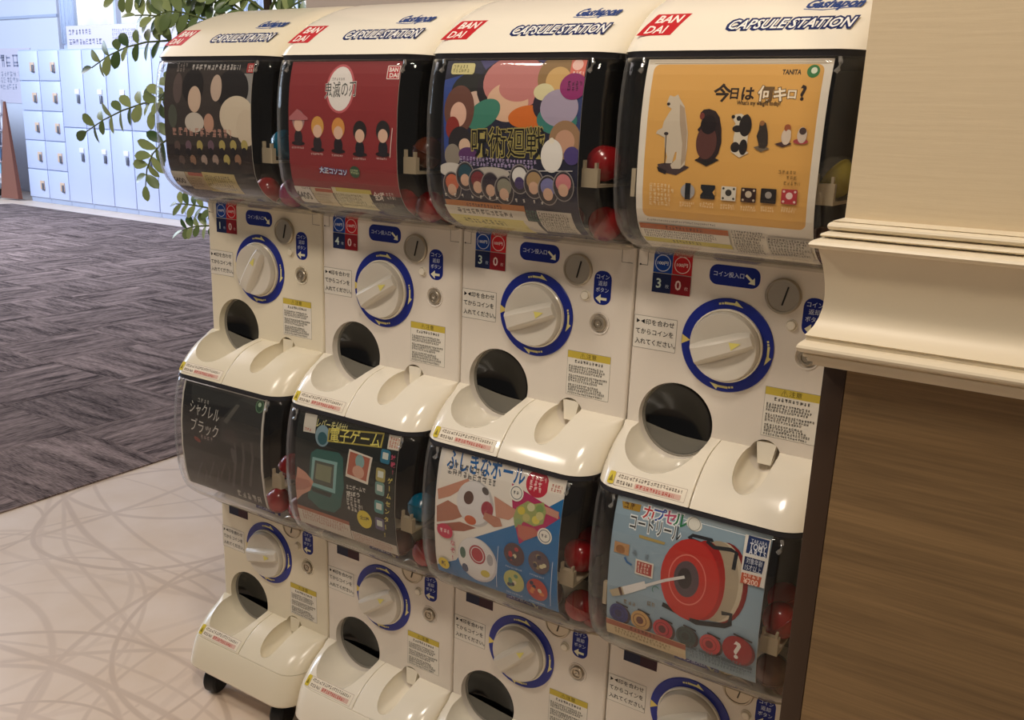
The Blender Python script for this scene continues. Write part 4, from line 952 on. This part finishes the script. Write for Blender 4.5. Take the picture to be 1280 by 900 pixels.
    q = P(557, 663); I.ell(q[0], q[1], .0155, .0125, '#c03050'); I.scribble(q[0]-.010, q[1]+.004, q[0]+.010, q[1]-.004, 1, '#f0dcd8', rng=random.Random(3))
    for i, t in enumerate('なぞ!'): q = P(567, 678 + i * 9); I.text(t, q[0], q[1], .0105, '#c0506a', bold=.02)
    q = P(556, 703); I.ell(q[0], q[1], .0110, .0105, '#e0c62c'); I.text('新', q[0], q[1], .010, '#4a3a1c', bold=.02)
def art_l3(I, P):
    I.rect(-.12, .3750, .14, .385, '#a9bac2'); I.line([(-.0, .3735), (.10, .3735)], .0010, '#e6eef0')
    for (t, c), (x, y) in zip((('カ', '#c23a3c'), ('プ', '#3050a0'), ('セ', '#c04a6c'), ('ル', '#2c7a4c')), ((811, 641), (825, 644), (838, 647), (851, 651))):
        q = P(x, y); I.text(t, q[0], q[1], .0205, c, bold=.02, outline='#eef2f2', ow=.10)
    PT(I, P, 'コードリール', 788, 651, 851, 668, .024, '#3a3836', bold=.01, outline='#e9eeee', ow=.09)
    PP(I, P, [(778, 626), (802, 631), (800, 640), (779, 635)], '#a8842c'); PS(I, P, 780, 628, 800, 637, 1, '#5a3a1c', 2); PP(I, P, [(799, 668), (832, 678), (830, 681), (799, 672)], '#b09a5c')
    PE(I, P, 868, 655, .0115, .0085, '#e4e2d6', -.3); I.ring(P(868, 655)[0], P(868, 655)[1], .0080, .0088, '#8a8a7c')
    # frame of the reel
    def loop(pts, wd, c): I.line([P(*q) for q in pts], wd, c)
    loop([(861, 673), (866, 669), (890, 675), (893, 682)], .0045, '#26282c'); loop([(862, 674), (885, 683), (915, 687), (921, 691), (918, 712)], .0062, '#26282c')
    loop([(828, 755), (845, 764), (870, 778), (905, 782), (912, 780), (914, 768), (880, 764)], .0072, '#1d1e21')
    PE(I, P, 904, 730, .0330, .0560, '#7f1d1c'); PE(I, P, 899, 729, .0320, .0560, '#c2b59c'); PE(I, P, 894, 728, .0315, .0565, '#a89a82'); PE(I, P, 879, 727, .0300, .0565, '#a01f1a')
    PE(I, P, 862, 726, .0420, .0580, '#c02a22'); PE(I, P, 861, 726, .0405, .0565, '#bd3128'); I.ring(P(859, 725)[0], P(859, 725)[1], .0255, .0270, '#d9796a', rz=1.35); PE(I, P, 858, 724, .0180, .0260, '#54464c'); PE(I, P, 856, 723, .0100, .0150, '#2c2428')
    loop([(884, 676), (893, 684), (914, 687), (921, 691), (917, 712)], .0052, '#26282c'); loop([(862, 774), (880, 779), (905, 782), (912, 779), (914, 768), (902, 766)], .0058, '#1d1e21')
    loop([(856, 721), (832, 725), (806, 732)], .0042, '#d9d6d2'); PP(I, P, [(806, 726), (808, 735), (781, 743), (778, 733)], '#dedbd6'); PP(I, P, [(778, 733), (781, 743), (766, 745), (762, 737)], '#b8a98a'); PP(I, P, [(776, 733), (779, 743), (776, 744), (773, 734)], '#5a3a2c')
    PR(I, P, 768, 678, 787, 692, '#b58a5e'); PE(I, P, 776, 686, .007, .006, '#96683e'); loop([(781, 696), (784, 702), (790, 706)], .003, '#2c6aa4')
    PR(I, P, 794, 701, 817, 720, '#d9d2c4'); PR(I, P, 796, 703, 815, 718, '#a84038'); PS(I, P, 797, 704, 814, 717, 3, '#e0c8b8', 3)
    PS(I, P, 780, 750, 794, 756, 1, '#8a7a5c', 4); PS(I, P, 809, 752, 820, 758, 1, '#8a7a5c', 5); I.ring(P(820, 737)[0], P(820, 737)[1], .0045, .0055, '#3a7a5c', a0=.5, a1=4); PS(I, P, 790, 690, 820, 698, 1, '#7a8a92', 8, gap=1.2)
    for x, y, c, d in ((774, 766, '#2b3474', '#1d2250'), (801, 775, '#c39a5e', '#5a2c24'), (829, 786, '#b8323c', '#5a1a20'), (858, 795, '#3a4a48', '#222c2c'), (888, 805, '#c04040', '#7a2a2c'), (922, 812, '#9c2026', '#9c2026')):
        q = P(x, y); R_ = .0155 if x < 900 else .0215
        I.rect(q[0]-R_, q[1]-R_*1.15, q[0]+R_, q[1]-R_*.9, '#5f6f78', .002); I.line([(q[0]-R_*.3, q[1]+R_*1.1), (q[0]+R_*.9, q[1]+R_*.9)], .0026, '#2a2424')
        I.ell(q[0]+.003, q[1]-.001, R_, R_, '#3a2424' if x < 900 else '#6a1418'); I.ell(q[0], q[1], R_*.95, R_, c)
        if x < 900: I.ell(q[0]-.001, q[1], .0055, .006, d); I.ring(q[0]-.001, q[1], .0095, .0105, d)
        else: I.text('?', q[0], q[1], .036, '#e6e2da', bold=.025)
        I.scribble(q[0]-R_, q[1]-R_*1.15-.001, q[0]+R_, q[1]-R_*1.15-.005, 1, '#5a6a70', rng=random.Random(x))
    PP(I, P, [(933, 667), (965, 674), (957, 735), (926, 726)], '#e3dfd6')
    PP(I, P, [(937, 668), (963, 675), (959, 697), (933, 690)], '#1f3566'); PT(I, P, 'TAKARA', 940, 675, 960, 680, .0070, '#d9dde6', bold=.0); PT(I, P, 'TOMY', 938, 681, 959, 687, .0115, '#e6e9ee', bold=.02); PT(I, P, 'A.R.T.S', 937, 688, 958, 694, .0100, '#e6e9ee', bold=.02)
    PP(I, P, [(932, 694), (957, 701), (953, 717), (929, 711)], '#232f54'); PT(I, P, '対象年齢', 934, 699, 954, 705, .0085, '#d9dde6', bold=.0); PT(I, P, '15才以上', 932, 707, 952, 713, .0085, '#d9dde6', bold=.0)
    PP(I, P, [(928, 714), (953, 721), (950, 733), (926, 727)], '#c05a3c'); PS(I, P, 930, 716, 950, 722, 1, '#efd6c4', 5); PT(I, P, '¥200', 930, 724, 948, 729, .0110, '#efd6c4', bold=.01)
    I.rect(-.12, .1660, .0240, .1960, '#c9b690'); I.rect(-.12, .1860, .0240, .1950, '#9c5a44'); I.scribble(-.06, .1945, -.02, .1880, 1, '#4a2a20', rng=random.Random(4)); I.scribble(-.085, .1850, .020, .1740, 2, '#8a7450', rng=random.Random(6))
    I.scribble(.030, .198, .112, .178, 4, '#6a7880', rng=random.Random(7))

card(0, False, -.0975, .1255, .3700, .1330, art_u0, '#201c1b', 'dark poster card with pale cream figures in the upper leftmost machine')
card(1, False, -.0965, .1285, .3700, .1330, art_u1, '#8a2f31', 'red poster card with a round white logo and five small figures')
card(2, False, -.0985, .1270, .3700, .1330, art_u2, '#26263a', 'dark blue poster card crowded with round coloured heads')
card(3, False, -.0975, .1280, .3700, .1330, art_u3, '#e8e0d0', 'yellow poster card of standing animals on scales', edge='#d9d0c0')
card(0, True, -.0995, .1270, .3820, .1700, art_l0, '#121111', 'black poster card with white brush lettering in the lower leftmost machine')
card(1, True, -.1000, .1285, .3820, .1700, art_l1, '#1d211e', 'dark poster card of a teal handheld game with yellow lettering')
card(2, True, -.0985, .1290, .3820, .1700, art_l2, '#d8d4cc', 'white and blue poster card of round puzzle balls')
card(3, True, -.0985, .1220, .3820, .1690, art_l3, '#8fa6b4', 'pale blue poster card of a big red cord reel')

# ---------------------------------------------------------------- lockers at the far wall
LY = 5.6
def locker(x0, x1, rows, label, n):
    r = empty('locker', ((x0 + x1) / 2, LY, 0)); tag(r, label, 'locker', 'pale blue coin lockers along the far wall')
    hw = (x1 - x0) / 2 - .002; zt = .99 + ZD
    bm = bmesh.new(); box(bm, -hw, hw, .02, .55, .0, zt, bev=.004); obj('locker_body', bm, M['lockbody'], r)
    zs = [zt - .01 - (zt - .06 - .01) * i / rows for i in range(rows + 1)]
    for i in range(rows):
        bm = bmesh.new(); box(bm, -hw + .005, hw - .005, 0, .021, zs[i+1] + .006, zs[i] - .006, bev=.004); d = obj('door', bm, M['locker'], r)
        hz = (zs[i] + zs[i+1]) / 2 + (-.02 if rows > 2 else (-.1 if i == 0 else .12)); hx = hw - .11
        bm = bmesh.new(); box(bm, hx - .015, hx + .02, -.022, 0, hz - .065, hz + .03, bev=.004); obj('lock', bm, M['lockm'], d)
        bm = bmesh.new(); box(bm, hx - .065, hx + .022, -.012, 0, hz - (.05 if rows > 2 else -.04), hz + (.06 if rows > 2 else .10), bev=.003); obj('key_tag', bm, M['lock'] if rows > 2 else M['paper'], d)
xs = [-10.58, -10.13, -9.685]
locker(xs[0], xs[1], 5, 'leftmost far coin locker column with five small doors', 0); locker(xs[1], xs[2], 5, 'second far coin locker column with five small doors beside the tall ones', 0)
cur = -9.685
nm_ = ['first', 'second', 'third', 'fourth', 'fifth', 'sixth', 'seventh', 'eighth']
for i, wdt in enumerate((.475, .455, .43, .43, .45, .45, .45, .45)):
    locker(cur, cur + wdt, 2, f'{nm_[i]} tall two-door coin locker from the left at the far wall', 0); cur += wdt
# sign board standing on the lockers
sg = empty('sign_board', (-8.4, LY + .12, .992 + ZD)); tag(sg, 'long pale notice board standing on top of the far lockers', 'sign')
bm = bmesh.new(); box(bm, -1.27, 1.55, 0, .03, 0, .275, bev=.004); obj('board', bm, M['board'], sg)
I = Ink(); r = random.Random(2)
I.scribble(-1.22, .235, -.75, .165, 1, '#6f6c86', .7, r, ragged=0); I.scribble(-1.22, .125, -.55, .05, 1, '#6f6c86', .7, r, ragged=0); I.scribble(-.35, .225, .2, .02, 5, '#9694aa', .5, r)
I.build('lettering', sg, (0, 0, 0), flatY)
# notice on the far wall
bm = bmesh.new(); box(bm, -13.0, -11.55, FY - .012, FY - .001, 1.25, 2.0); nt_ = obj('wall_notice', bm, M['board']); tag(nt_, 'pale notice with rows of small print on the wall left of the lockers', 'notice')
nt_.data.transform(Matrix.Translation((12.3, -FY + .012, -1.25))); nt_.location = (-12.3, FY - .012, 1.25)
I = Ink(); I.scribble(-.6, .68, .6, .48, 1, '#8f92aa', .5, r); I.scribble(-.6, .45, .6, .18, 3, '#a3a6bb', .5, r); I.build('lettering', nt_, (0, 0, 0), flatY)
# leaflet rack with wedge-shaped wooden side
rk = empty('leaflet_rack', (-11.6, 5.5, 0)); tag(rk, 'white leaflet rack with a tapering brown wooden side left of the lockers', 'rack')
bm = bmesh.new(); v = [(-.02, -.22), (.0, .06)]
P4 = [(.62, -.07, .02), (.62, -.01, .02), (.80, .0, 1.26), (.80, -.02, 1.26)]; f = [bm.verts.new(p) for p in P4]; b = [bm.verts.new((p[0] + .32, p[1] + .05, p[2])) for p in P4[:2]] + [bm.verts.new((p[0] + .03, p[1], p[2])) for p in P4[2:]]
bm.faces.new(f); bm.faces.new(b[::-1]); [bm.faces.new((f[i], b[i], b[(i+1) % 4], f[(i+1) % 4])) for i in range(4)]
obj('side_panel', bm, M['wedge'], rk, smooth=0)
bm = bmesh.new(); box(bm, -1.2, .66, .02, .06, .2, 1.28)
for i in range(5): box(bm, -1.2, .66, -.06 + i*.01, .03, .28 + i*.2, .30 + i*.2); box(bm, -1.2, .66, -.07 + i*.01, -.06 + i*.01, .28 + i*.2, .34 + i*.2)
obj('rack_frame', bm, M['paper'], rk, smooth=0)
bm = bmesh.new(); box(bm, -1.2, .45, -.15, .05, .03, .12, bev=.01); obj('foot', bm, M['rubber'], rk)
LC = [mat('leaflet_%d' % i, c, .5) for i, c in enumerate(['#7fa6cf', '#e6e6ee', '#c9a9a4', '#9cc4d8', '#d8dbe8', '#8a93b4', '#e0cfd0'])]
LN = ['blue', 'white', 'pinkish', 'light blue', 'pale lavender', 'slate blue', 'pale pink']
for lv in range(5):
    for i in range(4):
        x = .56 - i * .165
        bm = bmesh.new(); box(bm, -.065, .065, -.004, .004, 0, .165)
        ci = r.randrange(7); o = obj('leaflet', bm, LC[ci], None, (rk.location.x + x, 5.5 - .03 + lv * .01 - .012, .302 + lv * .2), 0); o.rotation_euler = (-.06, 0, 0)
        tag(o, f'{LN[ci]} leaflet, {["nearest to", "second from", "third from", "fourth from"][i]} the brown rack side, {["lowest", "second lowest", "middle", "second highest", "top"][lv]} shelf', 'leaflet', 'leaflets on the white rack')

# ---------------------------------------------------------------- potted plant beside the machines
pl = empty('potted_plant', (-.60, .66, 0)); tag(pl, 'tall leafy plant with small oval leaves behind the leftmost machines', 'plant')
bm = bmesh.new(); lathe(bm, [(.0, 0), (.11, 0), (.15, .26), (.155, .28), (.145, .28), (.14, .25), (0, .25)], (0, 0, 0), 36, 'z'); obj('pot', bm, M['pot'], pl)
bm = bmesh.new(); lathe(bm, [(.0, .262), (.12, .258), (.139, .252)], (0, 0, 0), 24, 'z'); obj('soil', bm, M['soil'], pl)
bm = bmesh.new(); tube(bm, [(0, 0, .25), (.02, -.02, .6), (.03, -.06, 1.0), (.045, -.10, 1.35), (.065, -.14, 1.72)], .016, .010, 8); obj('trunk', bm, M['trunk'], pl)
def leafmesh(L, W):
    bm = bmesh.new(); rows = [(0, .08), (.18, .62), (.42, .96), (.66, 1.0), (.86, .70), (1.0, .05)]; pr = None
    for t, w_ in rows:
        a = [bm.verts.new((s * W/2 * w_, t * L, (.10 * W * abs(s) * w_) - .12 * L * t * t)) for s in (-1, 0, 1)]
        if pr: bm.faces.new((pr[0], pr[1], a[1], a[0])); bm.faces.new((pr[1], pr[2], a[2], a[1]))
        pr = a
    me = mesh_of(bm, 'leaf'); me.materials.append(M['leaf']); me.polygons.foreach_set('use_smooth', [True]*len(me.polygons)); return me
LM = [leafmesh(.054, .029), leafmesh(.046, .026), leafmesh(.060, .029)]
TZ, TX, TY = (.25, .6, 1.0, 1.35, 1.72), (0, .02, .03, .045, .065), (0, -.02, -.06, -.10, -.14)
def spray(p0, p1, p2, n, rr, side=Vector((0, -.25, 1)), scale=1.0):
    base = pl.location; zz = p0[2]
    p0 = Vector((base.x + float(np.interp(zz, TZ, TX)), base.y + float(np.interp(zz, TZ, TY)), zz)); p1, p2 = Vector(p1), Vector(p2)
    B = lambda t: p0 * (1-t)**2 + p1 * 2*t*(1-t) + p2 * t*t
    n = int(n * 1.3)
    bm = bmesh.new(); tube(bm, [B(t/8) - base for t in range(9)], .0042, .0018, 5); obj('stem', bm, M['stem'], pl)
    for i in range(n):
        t = .22 + .78 * i / (n - 1); p = B(t); d = (B(min(t+.02, 1)) - B(t-.02)).normalized()
        w_ = d.cross(Vector((.55, -.80, .2))).normalized()      # leaflets spread in the plane seen from the aisle
        for s in ((-1, 1) if i < n - 1 else (0,)):
            dirn = (d * rr.uniform(.45, .8) + w_ * s + Vector((rr.uniform(-.2, .2), rr.uniform(-.3, .3), rr.uniform(-.15, .15)))).normalized()
            up = (w_.cross(d) + Vector((rr.uniform(-.5, .5), rr.uniform(-.5, .5), rr.uniform(-.3, .7)))).normalized()
            xx = dirn.cross(up).normalized(); up = xx.cross(dirn)
            o = bpy.data.objects.new('leaf', LM[rr.randrange(3)]); COL.objects.link(o); o.parent = pl
            mt = Matrix((xx, dirn, up)).transposed().to_4x4(); o.rotation_euler = mt.to_euler(); o.location = p - base; o.scale = (scale,) * 3
rr = random.Random(12)
T = lambda z: (-.575, .60, z)
spray((-.62, .60, 1.30), (-.95, .52, 1.47), (-1.25, .50, 1.315), 10, rr)
spray((-.62, .60, 1.22), (-.98, .52, 1.29), (-1.30, .50, 1.130), 11, rr)
spray((-.60, .60, 1.15), (-1.02, .50, 1.20), (-1.03, .50, .985), 9, rr)
spray((-.62, .60, 1.42), (-.88, .52, 1.56), (-1.12, .50, 1.500), 9, rr)
spray((-.60, .60, 1.50), (-.80, .52, 1.64), (-1.02, .50, 1.58), 8, rr)
spray((-.62, .60, 1.36), (-.84, .50, 1.46), (-1.03, .50, 1.455), 8, rr)
spray((-.60, .60, 1.34), (-.80, .48, 1.50), (-.90, .46, 1.44), 8, rr)
spray((-.56, .58, .88), (-.76, .50, .955), (-.895, .50, .942), 8, rr, scale=.75)
spray((-.56, .58, .86), (-.76, .50, .915), (-.875, .50, .868), 8, rr, scale=.75)
spray((-.56, .60, 1.45), (-.70, .50, 1.56), (-.80, .48, 1.52), 8, rr)
spray((-.56, .60, 1.40), (-.66, .50, 1.50), (-.74, .48, 1.53), 7, rr)
spray((-.56, .60, 1.45), (-.45, .50, 1.50), (-.36, .47, 1.60), 8, rr)
spray((-.56, .60, 1.38), (-.46, .50, 1.46), (-.34, .48, 1.47), 8, rr)
spray((-.56, .60, 1.30), (-.90, .54, 1.36), (-1.00, .52, 1.20), 8, rr)
for k_ in range(4):
    spray((-.55, .60, 1.60), (-.6 + .1*k_, .55, 1.75), (-.85 + .18*k_, .50, 1.66), 6, rr)
